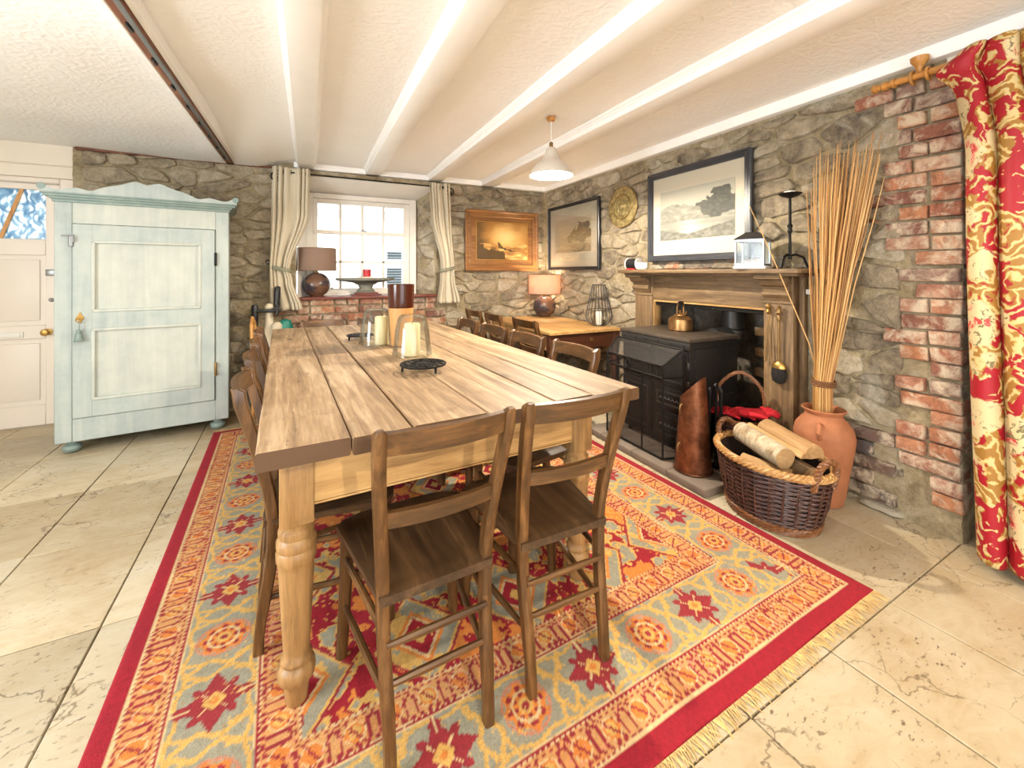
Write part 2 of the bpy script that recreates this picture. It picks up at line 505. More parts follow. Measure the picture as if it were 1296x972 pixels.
MT['candle'] = plain('ivory_wax', srgb(232, 214, 168), 0.45)
MT['white_wax'] = plain('white_wax', srgb(232, 228, 216), 0.45)
MT['glaze_dark'] = plain('brown_glaze', srgb(70, 30, 18), 0.12, var=0.2, bscale=12)
MT['glaze_tan'] = plain('tan_stoneware', srgb(206, 150, 92), 0.5, var=0.08, bscale=14)
MT['wick'] = plain('candle_wick', srgb(40, 34, 30), 0.9)
def lampbase():
    k = NT('lamp_ceramic')
    p = k.pos((1, 1, 2.2), (0.5, 0.3, 0), kind='object')
    n = k.noise(p, 3.2, 3, 0.5, 0.4)
    k.set_(Base_Color=k.ramp(n, [(0.46, srgb(58, 50, 56)), (0.54, srgb(108, 78, 60))]).outputs[0], Roughness=0.25)
    return k.m
MT['lamp_base'] = lampbase()
def shade_mat(name, col, trans):
    k = NT(name)
    tr = k.n('ShaderNodeBsdfTranslucent', Color=col)
    df = k.n('ShaderNodeBsdfDiffuse', Color=col)
    mx = k.n('ShaderNodeMixShader', i0=trans, i1=df.outputs[0], i2=tr.outputs[0])
    k.t.links.new(mx.outputs[0], k.out.inputs[0])
    return k.m
MT['shade_lit'] = shade_mat('copper_silk_shade', srgb(212, 178, 158), 0.42)
MT['shade_off'] = shade_mat('taupe_silk_shade', srgb(164, 138, 122), 0.35)
MT['pendant'] = plain('pendant_enamel', srgb(208, 200, 188), 0.35)
MT['pendant_in'] = plain('pendant_white_inside', srgb(246, 240, 228), 0.4)
def emit(name, col, s):
    k = NT(name)
    e = k.n('ShaderNodeEmission', Color=col, Strength=s)
    k.t.links.new(e.outputs[0], k.out.inputs[0])
    return k.m
MT['bulb'] = emit('lit_bulb', (1.0, 0.86, 0.66, 1), 14.0)
def glass(name, tint=(1, 1, 1, 1), refl=0.08):
    k = NT(name)
    t = k.n('ShaderNodeBsdfTransparent', Color=tint)
    g = k.n('ShaderNodeBsdfGlossy', Roughness=0.02)
    fr = k.n('ShaderNodeLayerWeight', Blend=0.25)
    mx = k.n('ShaderNodeMixShader', i0=k.math('MULTIPLY_ADD', k.math('POWER', fr.outputs['Fresnel'], 1.6), 0.5, refl * 0.12), i1=t.outputs[0], i2=g.outputs[0])
    k.t.links.new(mx.outputs[0], k.out.inputs[0])
    return k.m
MT['glass'] = glass('clear_glass', (0.97, 0.985, 0.98, 1))
MT['jar_glass'] = glass('hurricane_glass', (0.95, 0.97, 0.96, 1), 0.25)
MT['pic_glass'] = glass('picture_glass', (0.99, 0.99, 0.98, 1), 0.06)
def obscure():
    k = NT('patterned_door_glass')
    p = k.pos()
    v = k.n('ShaderNodeTexVoronoi', {'feature': 'SMOOTH_F1'}, Vector=k.n('ShaderNodeMapping', Vector=k.n('ShaderNodeMixRGB', {'blend_type': 'ADD'}, Fac=0.1, Color1=p, Color2=k.n('ShaderNodeTexNoise', Vector=p, Scale=12.0).outputs['Color']).outputs[0], Scale=(46, 1, 19)).outputs[0], Scale=1.0)
    col = k.ramp(v.outputs['Distance'], [(0.28, srgb(246, 247, 246)), (0.45, srgb(172, 194, 208)), (0.7, srgb(128, 160, 184))]).outputs[0]
    t = k.n('ShaderNodeBsdfTranslucent', Color=col); t2 = k.n('ShaderNodeBsdfTransparent', Color=col)
    g = k.n('ShaderNodeBsdfGlossy', Roughness=0.1)
    m1 = k.n('ShaderNodeMixShader', i0=0.5, i1=t.outputs[0], i2=t2.outputs[0])
    m2 = k.n('ShaderNodeMixShader', i0=0.06, i1=m1.outputs[0], i2=g.outputs[0])
    k.t.links.new(m2.outputs[0], k.out.inputs[0])
    return k.m
MT['obscure'] = obscure()
def mesh_screen():
    k = NT('spark_guard_mesh')
    t = k.n('ShaderNodeBsdfTransparent')
    d = k.n('ShaderNodeBsdfPrincipled', Base_Color=srgb(92, 88, 86), Metallic=0.6, Roughness=0.5)
    mx = k.n('ShaderNodeMixShader', i0=0.33, i1=t.outputs[0], i2=d.outputs[0])
    k.t.links.new(mx.outputs[0], k.out.inputs[0])
    return k.m
MT['mesh'] = mesh_screen()
def linen():
    k = NT('cream_linen')
    uv = k.pos(kind='uv')
    n = k.noise(k.n('ShaderNodeMapping', Vector=uv, Scale=(160, 160, 1)).outputs[0], 1, 3)
    col = k.ramp(n, [(0.3, srgb(226, 214, 188)), (0.7, srgb(240, 231, 210))]).outputs[0]
    d = k.n('ShaderNodeBsdfDiffuse', Color=col); t = k.n('ShaderNodeBsdfTranslucent', Color=col)
    mx = k.n('ShaderNodeMixShader', i0=0.28, i1=d.outputs[0], i2=t.outputs[0])
    k.t.links.new(mx.outputs[0], k.out.inputs[0])
    return k.m
MT['linen'] = linen()
MT['tie'] = plain('grey_green_tie', srgb(128, 128, 108), 0.7, var=0.15, bscale=60)

def floral():
    k = NT('red_gold_floral_cotton')
    uv = k.pos((1.55, 1.55, 1), kind='uv')
    wob = k.n('ShaderNodeTexNoise', Vector=uv, Scale=7.0, Detail=3.0)
    wv = k.n('ShaderNodeMixRGB', {'blend_type': 'LINEAR_LIGHT'}, Fac=0.10, Color1=uv, Color2=wob.outputs['Color']).outputs[0]
    # gold scrollwork on crimson
    v1 = k.n('ShaderNodeTexVoronoi', {'feature': 'F1'}, Vector=wv, Scale=5.2)
    ring = k.math('SINE', k.math('MULTIPLY', v1.outputs['Distance'], 26.0))
    base = k.noise(wv, 4.2, 3, 0.5, 1.4)
    sel = k.math('ADD', base, k.math('MULTIPLY', ring, 0.05))
    red = srgb(160, 14, 32); gold = srgb(190, 150, 72); cream = srgb(206, 184, 128); dgold = srgb(156, 112, 46)
    goldc = k.ramp(ring, [(0.10, dgold), (0.35, gold), (0.75, cream)]).outputs[0]
    col = k.ramp(sel, [(0.46, (0, 0, 0, 1)), (0.475, (1, 1, 1, 1))], 'LINEAR').outputs[0]
    col1 = k.mix(col, red, goldc)
    # cream cartouches holding pink roses
    v2 = k.n('ShaderNodeTexVoronoi', {'feature': 'F1'}, Vector=wv, Scale=3.1, Randomness=0.55)
    cart = k.ramp(v2.outputs['Distance'], [(0.40, (1, 1, 1, 1)), (0.43, (0, 0, 0, 1))]).outputs[0]
    col2 = k.mix(cart, col1, srgb(210, 190, 144))
    petals = k.math('SINE', k.math('MULTIPLY', k.noise(wv, 16, 3, 0.6, 2.0), 24.0))
    rose = k.ramp(petals, [(0.2, srgb(196, 60, 58)), (0.6, srgb(226, 132, 112)), (0.9, srgb(238, 190, 164))]).outputs[0]
    v3 = k.n('ShaderNodeTexVoronoi', {'feature': 'F1'}, Vector=wv, Scale=9.3)
    rm = k.math('MULTIPLY', cart, k.ramp(v3.outputs['Distance'], [(0.36, (1, 1, 1, 1)), (0.42, (0, 0, 0, 1))]).outputs[0])
    rm = k.math('MULTIPLY', rm, k.ramp(v2.outputs['Distance'], [(0.24, (1, 1, 1, 1)), (0.32, (0, 0, 0, 1))]).outputs[0])
    col3 = k.mix(rm, col2, rose)
    v4 = k.noise(wv, 13, 2, 0.5, 2.5)
    lf = k.math('MULTIPLY', cart, k.ramp(v4, [(0.60, (0, 0, 0, 1)), (0.62, (1, 1, 1, 1))]).outputs[0])
    col4 = k.mix(lf, col3, srgb(122, 112, 76))
    k.set_(Base_Color=col4, Roughness=0.6)
    return k.m
MT['floral'] = floral()

def vcol(name, rough=0.9, bump=0.0, bscale=300, sheen=0.0):
    k = NT(name)
    a = k.n('ShaderNodeVertexColor', {'layer_name': 'Col'})
    k.set_(Base_Color=a.outputs[0], Roughness=rough)
    if bump:
        k.bump(k.noise(k.pos((1, 1, 1), kind='object'), bscale, 3), bump, 0.004)
    return k.m
MT['rug'] = vcol('knotted_wool', 0.95, 0.5, 220)
MT['print'] = vcol('engraved_print', 0.8)
MT['fringe'] = plain('wool_fringe', srgb(216, 180, 120), 0.95, var=0.3, bscale=120)
MT['black_frame'] = plain('black_frame', srgb(32, 32, 35), 0.3, var=0.2, bscale=30)
MT['slate_frame'] = plain('grey_black_frame', srgb(56, 57, 62), 0.34, var=0.25, bscale=20)
MT['mount'] = plain('cream_mount', srgb(206, 197, 178), 0.8)
MT['gilt'] = plain('gilt_slip', srgb(206, 158, 76), 0.35, 0.6)
def platemat():
    k = NT('embossed_brass_plate')
    p = k.pos(kind='object')
    v = k.n('ShaderNodeTexVoronoi', Vector=p, Scale=60.0); n = k.noise(p, 30, 5, 0.7)
    k.set_(Base_Color=k.ramp(n, [(0.35, srgb(128, 112, 68)), (0.6, srgb(196, 180, 126))]).outputs[0], Metallic=0.65, Roughness=0.45)
    k.bump(k.math('ADD', v.outputs['Distance'], n), 0.8, 0.01)
    return k.m
MT['plate'] = platemat()
MT['black_plastic'] = plain('black_plastic', srgb(30, 30, 32), 0.35)
MT['cream_plastic'] = plain('cream_plastic', srgb(216, 204, 178), 0.4)
MT['teal'] = plain('teal_plastic', srgb(18, 120, 104), 0.4)
MT['red_plastic'] = plain('red_plastic', srgb(186, 36, 44), 0.35)
MT['white_plastic'] = plain('white_plastic', srgb(236, 232, 224), 0.4)
MT['grey_wood'] = wood('weathered_grey_wood', srgb(70, 72, 66), srgb(112, 112, 102), srgb(146, 142, 126), 'X', 1.0, 0.6, 0.1)
MT['bristle'] = plain('black_bristle', srgb(30, 26, 24), 0.9, bump=0.6, bscale=150)
MT['ext_wall'] = plain('white_render', srgb(240, 240, 236), 0.9)
MT['louvre'] = plain('louvre_grey', srgb(84, 98, 108), 0.6)
# ------------------------------------------------------------------ the room
XR, XL, YF, YB, ZC = 2.594, -3.1, 4.403, -2.4, 2.235

# floor: slab plus one object per travertine tile
bm = NB(); bx(bm, XL - .1, 3.1, YB - .1, 4.75, -0.12, -0.012)
floor = struct('floor', bm, MT['grout'])
TW, TL_, TA = 0.415, 0.61, R(2.3)
tile_meshes = []
for k in range(4):
    bm = NB(); box(bm, (0, 0, -0.015), (TW - .006, TL_ - .006, 0.03), None, 0.0018, 1)
    for v in bm.verts:
        v.co.x += random.uniform(-.0012, .0012); v.co.y += random.uniform(-.0015, .0015)
    tile_meshes.append(mesh_from(bm, 'tile', MT['tile']))
ca, sa = math.cos(TA), math.sin(TA)
ti = 0
for i in range(-10, 12):
    for j in range(-10, 12):
        lx = (i + .5) * TW; ly = (j + .5) * TL_
        x = 1.075 + lx * ca - ly * sa; y = 0.735 + lx * sa + ly * ca
        if XL - .12 < x < XR + .16 and YB - .2 < y < 4.72 and not (x > 2.62 and not (-.5 < y < .8)):
            t = obj('tile', tile_meshes[ti % 4], None, floor); ti += 1
            t.location = (x, y, random.uniform(-.0008, .0006)); t.rotation_euler = (0, 0, TA)

# ---- irregular stones
def clip(poly, px, py, nx, ny):
    out = []
    n = len(poly)
    for i in range(n):
        a = poly[i]; b = poly[(i + 1) % n]
        da = (a[0] - px) * nx + (a[1] - py) * ny; db = (b[0] - px) * nx + (b[1] - py) * ny
        if da <= 0: out.append(a)
        if (da < 0 < db) or (db < 0 < da):
            t = da / (da - db); out.append((a[0] + (b[0] - a[0]) * t, a[1] + (b[1] - a[1]) * t))
    return out

def stones(parent, a0, a1, b0, b1, n, holes, mapf, m, flat=2.1, gap=.010, hgt=(.006, .030), seed=3, name='stone'):
    rd = random.Random(seed)
    pts = []; tries = 0
    dmin = 0.72 * math.sqrt((a1 - a0) * (b1 - b0) * flat / max(n, 1))
    while len(pts) < n and tries < n * 60:
        tries += 1
        a = rd.uniform(a0, a1); b = rd.uniform(b0, b1)
        if any(h[0] < a < h[1] and h[2] < b < h[3] for h in holes): continue
        rmin = dmin * rd.uniform(.55, 1.1)
        if all((a - p[0]) ** 2 + ((b - p[1]) * flat) ** 2 > rmin * rmin for p in pts): pts.append((a, b))
    ghosts = []
    for (a, b) in pts:
        for h in holes:
            if h[2] - .2 < b < h[3] + .2:
                if 0 < h[0] - a < .4: ghosts.append((2 * h[0] - a, b))
                if 0 < a - h[1] < .4: ghosts.append((2 * h[1] - a, b))
            if h[0] - .2 < a < h[1] + .2:
                if 0 < h[2] - b < .25: ghosts.append((a, 2 * h[2] - b))
                if 0 < b - h[3] < .25: ghosts.append((a, 2 * h[3] - b))
    allp = pts + ghosts
    for (a, b) in pts:
        poly = [(a0, b0), (a1, b0), (a1, b1), (a0, b1)]
        near = sorted(allp, key=lambda q: (q[0] - a) ** 2 + ((q[1] - b) * flat) ** 2)[1:22]
        for q in near:
            dx, dy = q[0] - a, (q[1] - b) * flat * flat
            poly = clip(poly, (a + q[0]) / 2, (b + q[1]) / 2, dx, dy)
            if len(poly) < 3: break
        if len(poly) < 3: continue
        cx_ = sum(p[0] for p in poly) / len(poly); cy_ = sum(p[1] for p in poly) / len(poly)
        for _ in range(2):
            q = []; ck = (.85, .15) if _ == 0 else (.75, .25)
            for i in range(len(poly)):
                p0, p1 = poly[i], poly[(i + 1) % len(poly)]
                q.append((p0[0] * ck[0] + p1[0] * ck[1], p0[1] * ck[0] + p1[1] * ck[1])); q.append((p0[0] * ck[1] + p1[0] * ck[0], p0[1] * ck[1] + p1[1] * ck[0]))
            poly = q
        sz = max(math.hypot(p[0] - cx_, p[1] - cy_) for p in poly)
        g = gap * rd.uniform(.6, 1.6)
        if sz < .03: continue
        H = rd.uniform(*hgt); n_ = len(poly)
        jit = [1 + rd.uniform(-.10, .06) for _ in poly]
        tx, ty = rd.uniform(-.10, .10), rd.uniform(-.16, .10)
        bm = NB(); rings = []
        o_ = rd.uniform(0, 90)
        for (s_, hh) in ((1.0, -.03), (.975, .30), (.93, .72), (.84, .98), (.66, 1.05), (.42, 1.08), (.2, 1.08)):
            ring = []
            for i, p in enumerate(poly):
                r = math.hypot(p[0] - cx_, p[1] - cy_) + 1e-6
                k = s_ * jit[i] * max(.3, 1 - g / r)
                x = cx_ + (p[0] - cx_) * k; y = cy_ + (p[1] - cy_) * k
                d = hh * H if hh > 0 else hh
                if hh > .2: d += .0075 * mnoise.noise((x * 16, y * 24, o_)) + .004 * mnoise.noise((x * 42, y * 50, o_))
                if hh > .5: d += (x - cx_) * tx + (y - cy_) * ty + rd.uniform(-.002, .002)
                ring.append(bm.verts.new(mapf(x, y, d)))
            rings.append(ring)
        for r0, r1 in zip(rings, rings[1:]):
            for i in range(n_):
                j = (i + 1) % n_; bm.faces.new((r0[i], r0[j], r1[j], r1[i]))
        c = bm.verts.new(mapf(cx_, cy_, H * 1.05))
        for i in range(n_): bm.faces.new((rings[-1][i], rings[-1][(i + 1) % n_], c))
        obj(name, bm, m, parent, 50)

def wallgrid(bm, a0, a1, b0, b1, step, holes, mapf, amp=.012, seed=0.0):
    na = int((a1 - a0) / step); nb = int((b1 - b0) / step)
    V = {}
    def gv(i, j):
        if (i, j) not in V:
            a = a0 + (a1 - a0) * i / na; b = b0 + (b1 - b0) * j / nb
            d = amp * (mnoise.noise((a * 4.5 + seed, b * 7, 1.3)) + .7 * mnoise.noise((a * 11, b * 15 + seed, 4.1)) + .55 * mnoise.noise((a * 27, b * 31, seed)) + .3 * mnoise.noise((a * 52, b * 60, seed)))
            V[(i, j)] = bm.verts.new(mapf(a, b, d))
        return V[(i, j)]
    for i in range(na):
        for j in range(nb):
            a = a0 + (a1 - a0) * (i + .5) / na; b = b0 + (b1 - b0) * (j + .5) / nb
            if any(h[0] < a < h[1] and h[2] < b < h[3] for h in holes): continue
            bm.faces.new((gv(i, j), gv(i + 1, j), gv(i + 1, j + 1), gv(i, j + 1)))

def north(a, b, d): return Vector((a, YF - d, b))
def east(a, b, d): return Vector((XR - d, a, b))

def brick_set(L, D, H, m, n=4):
    out = []
    for _ in range(n):
        bm = NB(); box(bm, (0, 0, 0), (L, D, H), None, .007, 2)
        o_ = random.uniform(0, 50)
        for v in bm.verts:
            q = mnoise.noise_vector((v.co.x * 22 + o_, v.co.y * 22, v.co.z * 22)); v.co += q * .0045
        out.append(mesh_from(bm, 'brick', m, 60))
    return out

# ---- wall with the window (north)
WX0, WX1, WZ0, WZ1 = -0.09, 1.24, 0.955, 2.11
bm = NB()
wallgrid(bm, -1.64, 2.64, -.04, 2.26, .02, [(WX0, WX1, WZ0, WZ1)], lambda a, b, d: north(a, b, d - .006), .009, 0.0)
bx(bm, -1.62, WX0 - .05, 4.45, 4.78, -.1, 2.3); bx(bm, WX1 + .04, 2.95, 4.45, 4.78, -.1, 2.3)
bx(bm, WX0 - .05, WX1 + .04, 4.45, 4.78, -.1, .93); bx(bm, WX0 - .05, WX1 + .04, 4.45, 4.78, 2.14, 2.3)
wall_n = struct('wall_north', bm, MT['mortar'], None, 60)
stones(wall_n, -1.60, 2.58, 0.0, 2.17, 235, [(-.17, 1.32, .93, 2.2), (-.32, 1.34, .3, .96)], north, MT['stone'], 2.4, .007, (.006, .026), 5)
# splayed reveals, soffit, plaster lintel strip
def reveal(x0, x1, nm, m, am):
    bm = NB()
    def fn(u, v):
        d = am * (mnoise.noise((u * 3, v * 9, x0)) + .6 * mnoise.noise((u * 8, v * 22, 2.0)))
        return (x0 + (x1 - x0) * u + d, YF + .30 * u, .93 + (WZ1 - .93 + .02) * v)
    grid(bm, 10, 40, fn); return obj(nm, bm, m, wall_n, 60)
reveal(WX1, 1.075, 'window_reveal', MT['mortar'], .02)
reveal(WX0, 0.01, 'window_reveal', MT['white_paint'], .004)
def rev_map(a, b, d):
    u = (a - 0) / .3
    return Vector((WX1 + (1.075 - WX1) * u - d, YF + a, b))
stones(wall_n, .01, .27, .99, 2.0, 16, [], rev_map, MT['stone'], 1.5, .008, (.006, .022), 11)
bm = NB()
add(bm, [(WX0 - .03, YF - .004, WZ1), (WX1 + .03, YF - .004, WZ1), (1.10, 4.72, 1.985), (-.02, 4.72, 1.985), (WX0 - .03, YF - .004, WZ1 + .03), (WX1 + .03, YF - .004, WZ1 + .03), (1.10, 4.72, 2.02), (-.02, 4.72, 2.02)],
    [(0, 1, 2, 3), (4, 5, 6, 7), (0, 1, 5, 4), (1, 2, 6, 5), (2, 3, 7, 6), (3, 0, 4, 7)])
obj('window_soffit', bm, MT['white_paint'], wall_n)
bm = NB(); grid(bm, 50, 3, lambda u, v: (-.15 + 1.52 * u, YF - .012 - .008 * mnoise.noise((u * 14, v * 3, 7)), 2.115 + .05 * v))
obj('lintel_plaster', bm, MT['mortar'], wall_n, 60)
bm = NB(); bx(bm, -.12, 2.58, YF - .05, YF + .02, 2.172, 2.26, None, .006)
struct('trim_1', bm, MT['beam_paint'])
bm = NB(); bx(bm, -1.62, -.30, YF - .028, YF + .01, 2.150, 2.172, None, .004)
struct('trim_2', bm, MT['old_beam'])
# bricks under the window
bs = brick_set(.205, .10, .064, MT['brick']); bh = brick_set(.10, .10, .064, MT['brick'])
z = .345; row = 0
while z < .94:
    x = -.31 + (.108 if row % 2 else 0)
    while x < 1.22:
        L = .205 if random.random() < .78 else .10
        o = obj('brick', random.choice(bs if L > .15 else bh), None, wall_n)
        o.location = (x + L / 2, YF + .038 - random.uniform(0, .012), z + .032 + random.uniform(-.003, .003)); o.rotation_euler = (0, R(random.uniform(-1.2, 1.2)), 0)
        x += L + .014
    z += .0775; row += 1
bm = NB(); bx(bm, -.10, 1.27, 4.335, 4.70, .945, .968, None, .006, 2)
struct('trim_3', bm, MT['sill'])

# ---- sash window
def win_box(name, parts, m, parent): 
    bm = NB()
    for p in parts: bx(bm, *p, None, .003)
    return obj(name, bm, m, parent)
WY = 4.66
bm = NB()
bx(bm, -.015, .045, WY - .03, WY + .08, .965, 2.0, None, .004); bx(bm, 1.005, 1.075, WY - .03, WY + .08, .965, 2.0, None, .004)
bx(bm, .045, 1.005, WY - .03, WY + .08, 1.95, 2.0, None, .004); bx(bm, .045, 1.005, WY - .03, WY + .08, .965, .99, None, .004)
win = struct('window_1', bm, MT['white_paint'])
gx0, gx1 = .085, .945
win_box('sash_stile', [(.045, gx0, WY, WY + .045, .99, 1.95)], MT['white_paint'], win)
win_box('sash_stile', [(gx1, 1.005, WY, WY + .045, .99, 1.95)], MT['white_paint'], win)
win_box('top_rail', [(gx0, gx1, WY, WY + .045, 1.905, 1.95)], MT['white_paint'], win)
win_box('bottom_rail', [(gx0, gx1, WY, WY + .045, .99, 1.035)], MT['white_paint'], win)
win_box('meeting_rail', [(.05, 1.0, WY - .012, WY + .045, 1.595, 1.632)], MT['white_paint'], win)
win_box('sash_catch', [(.50, .56, WY - .02, WY + .01, 1.632, 1.642), (.515, .53, WY - .03, WY, 1.638, 1.655)], MT['steel'], win)
for lx in (.20, .82): win_box('sash_lift', [(lx, lx + .03, WY - .018, WY, 1.035, 1.047)], MT['steel'], win)
pw = (gx1 - gx0) / 4
for k in (1, 2, 3):
    win_box('glazing_bar', [(gx0 + k * pw - .012, gx0 + k * pw + .012, WY + .002, WY + .04, 1.03, 1.60)], MT['white_paint'], win)
    win_box('glazing_bar', [(gx0 + k * pw - .012, gx0 + k * pw + .012, WY + .002, WY + .04, 1.63, 1.91)], MT['white_paint'], win)
win_box('glazing_bar', [(gx0, gx1, WY + .002, WY + .04, 1.300, 1.322)], MT['white_paint'], win)
for k in range(4):
    for (z0, z1) in ((1.03, 1.305), (1.317, 1.60), (1.63, 1.91)):
        win_box('pane', [(gx0 + k * pw + .004, gx0 + (k + 1) * pw - .004, WY + .021, WY + .024, z0, z1)], MT['glass'], win)
# neighbour's house across the lane
nh = thing('neighbour_house', 'white rendered house with louvred windows seen outside the sash window', 'house', (1.2, 8.6, 0))
bm = NB(); bx(bm, -7.5, 6, -.3, .3, -1, 2.35); obj('wall', bm, MT['ext_wall'], nh)
bm = NB(); bx(bm, -7.7, 6.2, -.42, .35, 2.35, 2.42, None, .01); obj('eaves_board', bm, MT['ext_wall'], nh)
for (x0, x1, z0, z1) in ((.16, .43, 1.45, 1.63), (.15, .43, .89, 1.31)):
    bm = NB(); bx(bm, x0 - .05, x1 + .05, -.34, -.28, z0 - .05, z1 + .05, None, .008); wf = obj('shutter_frame', bm, MT['ext_wall'], nh)
    n_ = int((z1 - z0) / .05)
    for q in range(n_):
        bm = NB(); box(bm, (0, 0, 0), (x1 - x0, .05, .012), xf(((x0 + x1) / 2, -.35, z0 + (q + .5) * .05), R(-40))); obj('louvre_slat', bm, MT['louvre'], wf)
bm = NB(); bx(bm, -9, 12, 4.8, 14, -.3, -.2); g_ = struct('trim_4', bm, MT['ext_wall'])

# ---- front door in its recess
bm = NB(); bx(bm, XL, -1.62, 4.45, 4.78, 1.93, 2.3); bx(bm, XL - .02, -1.63, 4.425, 4.46, 2.02, 2.31, None, .02, 3)
lint = struct('wall_northwest', bm, MT['room_plaster'])
bm = NB(); bx(bm, -1.755, -1.60, 4.50, 4.74, 0, 1.96, None, .01); bx(bm, -2.78, -2.62, 4.50, 4.74, 0, 1.95, None, .01); bx(bm, -2.62, -1.755, 4.505, 4.74, 1.895, 1.96, None, .006); bx(bm, XL, -2.76, 4.456, 4.76, 0, 1.93)
struct('trim_5', bm, MT['door_paint'])
DX0, DX1, DY = -2.615, -1.765, 4.55
bm = NB()
GZ0, GZ1 = 1.46, 1.845
def fr(x0, x1, z0, z1): bx(bm, x0, x1, DY, DY + .045, z0, z1, None, .004)
fr(DX0, DX0 + .085, .01, 1.89); fr(DX1 - .085, DX1, .01, 1.89)
fr(DX0 + .085, DX1 - .085, GZ1, 1.89); fr(DX0 + .085, DX1 - .085, 1.335, GZ0); fr(DX0 + .085, DX1 - .085, .685, .79); fr(DX0 + .085, DX1 - .085, .01, .17); fr(-2.235, -2.145, .17, .685); fr(-2.235, -2.145, .79, 1.335)
door = struct('door_1', bm, MT['door_paint'])
for (x0, x1) in ((DX0 + .085, -2.235), (-2.145, DX1 - .085)):
    for (z0, z1) in ((.17, .685), (.79, 1.335)):
        bm = NB(); bx(bm, x0 - .004, x1 + .004, DY + .016, DY + .03, z0 - .004, z1 + .004); bx(bm, x0 + .035, x1 - .035, DY + .006, DY + .02, z0 + .035, z1 - .035, None, .008, 2)
        obj('door_panel', bm, MT['door_paint'], door)
# sunburst light: wooden bars radiating from the mid rail
def bar(x0, z0, x1, z1):
    bm = NB(); tube(bm, [(x0, DY + .022, z0), (x1, DY + .022, z1)], .016, 4); return obj('sunburst_bar', bm, MT['bentwood'], door)
bar(-2.11, GZ0 - .02, -1.985, GZ1 + .01); bar(-2.27, GZ0 - .02, -2.395, GZ1 + .01)
for poly in ([(-2.11, GZ0), (DX1 - .082, GZ0), (DX1 - .082, GZ1), (-1.985, GZ1)], [(-2.27, GZ0), (-2.11, GZ0), (-1.985, GZ1), (-2.395, GZ1)], [(DX0 + .082, GZ0), (-2.27, GZ0), (-2.395, GZ1), (DX0 + .082, GZ1)]):
    bm = NB(); prism(bm, poly, DY + .02, DY + .026); obj('door_light', bm, MT['obscure'], door)
bm = NB(); bx(bm, -2.19, -1.972, DY - .008, DY + .002, .695, .745, None, .004, 2); bx(bm, -2.175, -1.987, DY - .014, DY - .006, .703, .737, None, .005, 2); obj('letter_plate', bm, MT['white_plastic'], door)
bm = NB(); lathe(bm, [(.026, 0), (.026, .006), (.010, .012), (.010, .03), (.024, .04), (.027, .052), (.020, .064), (.006, .068)], 20, xf((-1.835, DY, .735), R(90))); obj('door_knob', bm, MT['brass'], door)
bm = NB(); bx(bm, -1.845, -1.775, DY - .022, DY + .002, 1.175, 1.225, None, .006, 2); obj('night_latch', bm, MT['steel'], door)
bm = NB(); lathe(bm, [(.016, 0), (.016, .008), (.009, .016), (.004, .018)], 16, xf((-1.815, DY, .985), R(90))); obj('lock_cylinder', bm, MT['steel'], door)

# ---- wall with the fireplace (east)
FY0, FY1, FZ = 1.60, 2.57, 1.02
bm = NB()
wallgrid(bm, .79, 4.44, -.04, 2.26, .02, [(FY0, FY1, -1, FZ)], lambda a, b, d: east(a, b, d - .006), .009, 31.0)
bx(bm, 2.64, 3.1, .80, FY0 - .06, -.1, 2.3); bx(bm, 2.64, 3.1, FY1 + .06, 4.8, -.1, 2.3); bx(bm, 2.64, 3.1, FY0 - .06, FY1 + .06, FZ + .05, 2.3)
grid(bm, 12, 60, lambda u, v: (XR + .012 * mnoise.noise((v * 20, u * 4, 3)) + .42 * u, .79 + .012 * mnoise.noise((u * 6, v * 30, 9)), -.04 + 2.3 * v))
wall_e = struct('wall_east', bm, MT['mortar'], None, 60)
stones(wall_e, 0.985, 4.36, 0.0, 2.15, 215, [(1.39, 2.80, -.1, 1.22), (1.04, 1.40, .04, .42)], east, MT['stone'], 2.1, .008, (.005, .026), 8)
# brick quoin at the curtained opening
qs = brick_set(.215, .11, .063, MT['brick']); qh = brick_set(.105, .11, .063, MT['brick']); qm = brick_set(.16, .11, .063, MT['brick'])
z = .13; row = 0
def put_brick(ms, y, z_, par=None, dx=0):
    o = obj('brick', random.choice(ms), None, wall_e if par is None else par)
    o.location = (XR + .040 - random.uniform(0, .014) + dx, y, z_); o.rotation_euler = (R(random.uniform(-1.5, 1.5)), 0, R(90 + random.uniform(-1.5, 1.5)))
while z < 2.10:
    zz = z + .032; yy = .787 + random.uniform(-.004, .006)
    lim = .787 + (random.uniform(.20, .33) if z > .72 else random.uniform(.11, .20))
    first = True
    while yy < lim:
        ms, L = random.choice(((qs, .215), (qm, .16), (qh, .105), (qh, .105)))
        if not first and yy + L > lim + .10: break
        put_brick(ms, yy + L / 2, zz + random.uniform(-.004, .004)); yy += L + random.uniform(.008, .018); first = False
    z += .0735; row += 1
qd = brick_set(.20, .11, .063, MT['brick_dark'])
for r_ in range(5):
    for q in range(2):
        put_brick(qd, 1.15 + q * .212 + (.09 if r_ % 2 else 0) - .03, .08 + r_ * .0735)
for q in range(4): put_brick(qs if q % 2 else qm, 2.42 - q * .235, 1.262)

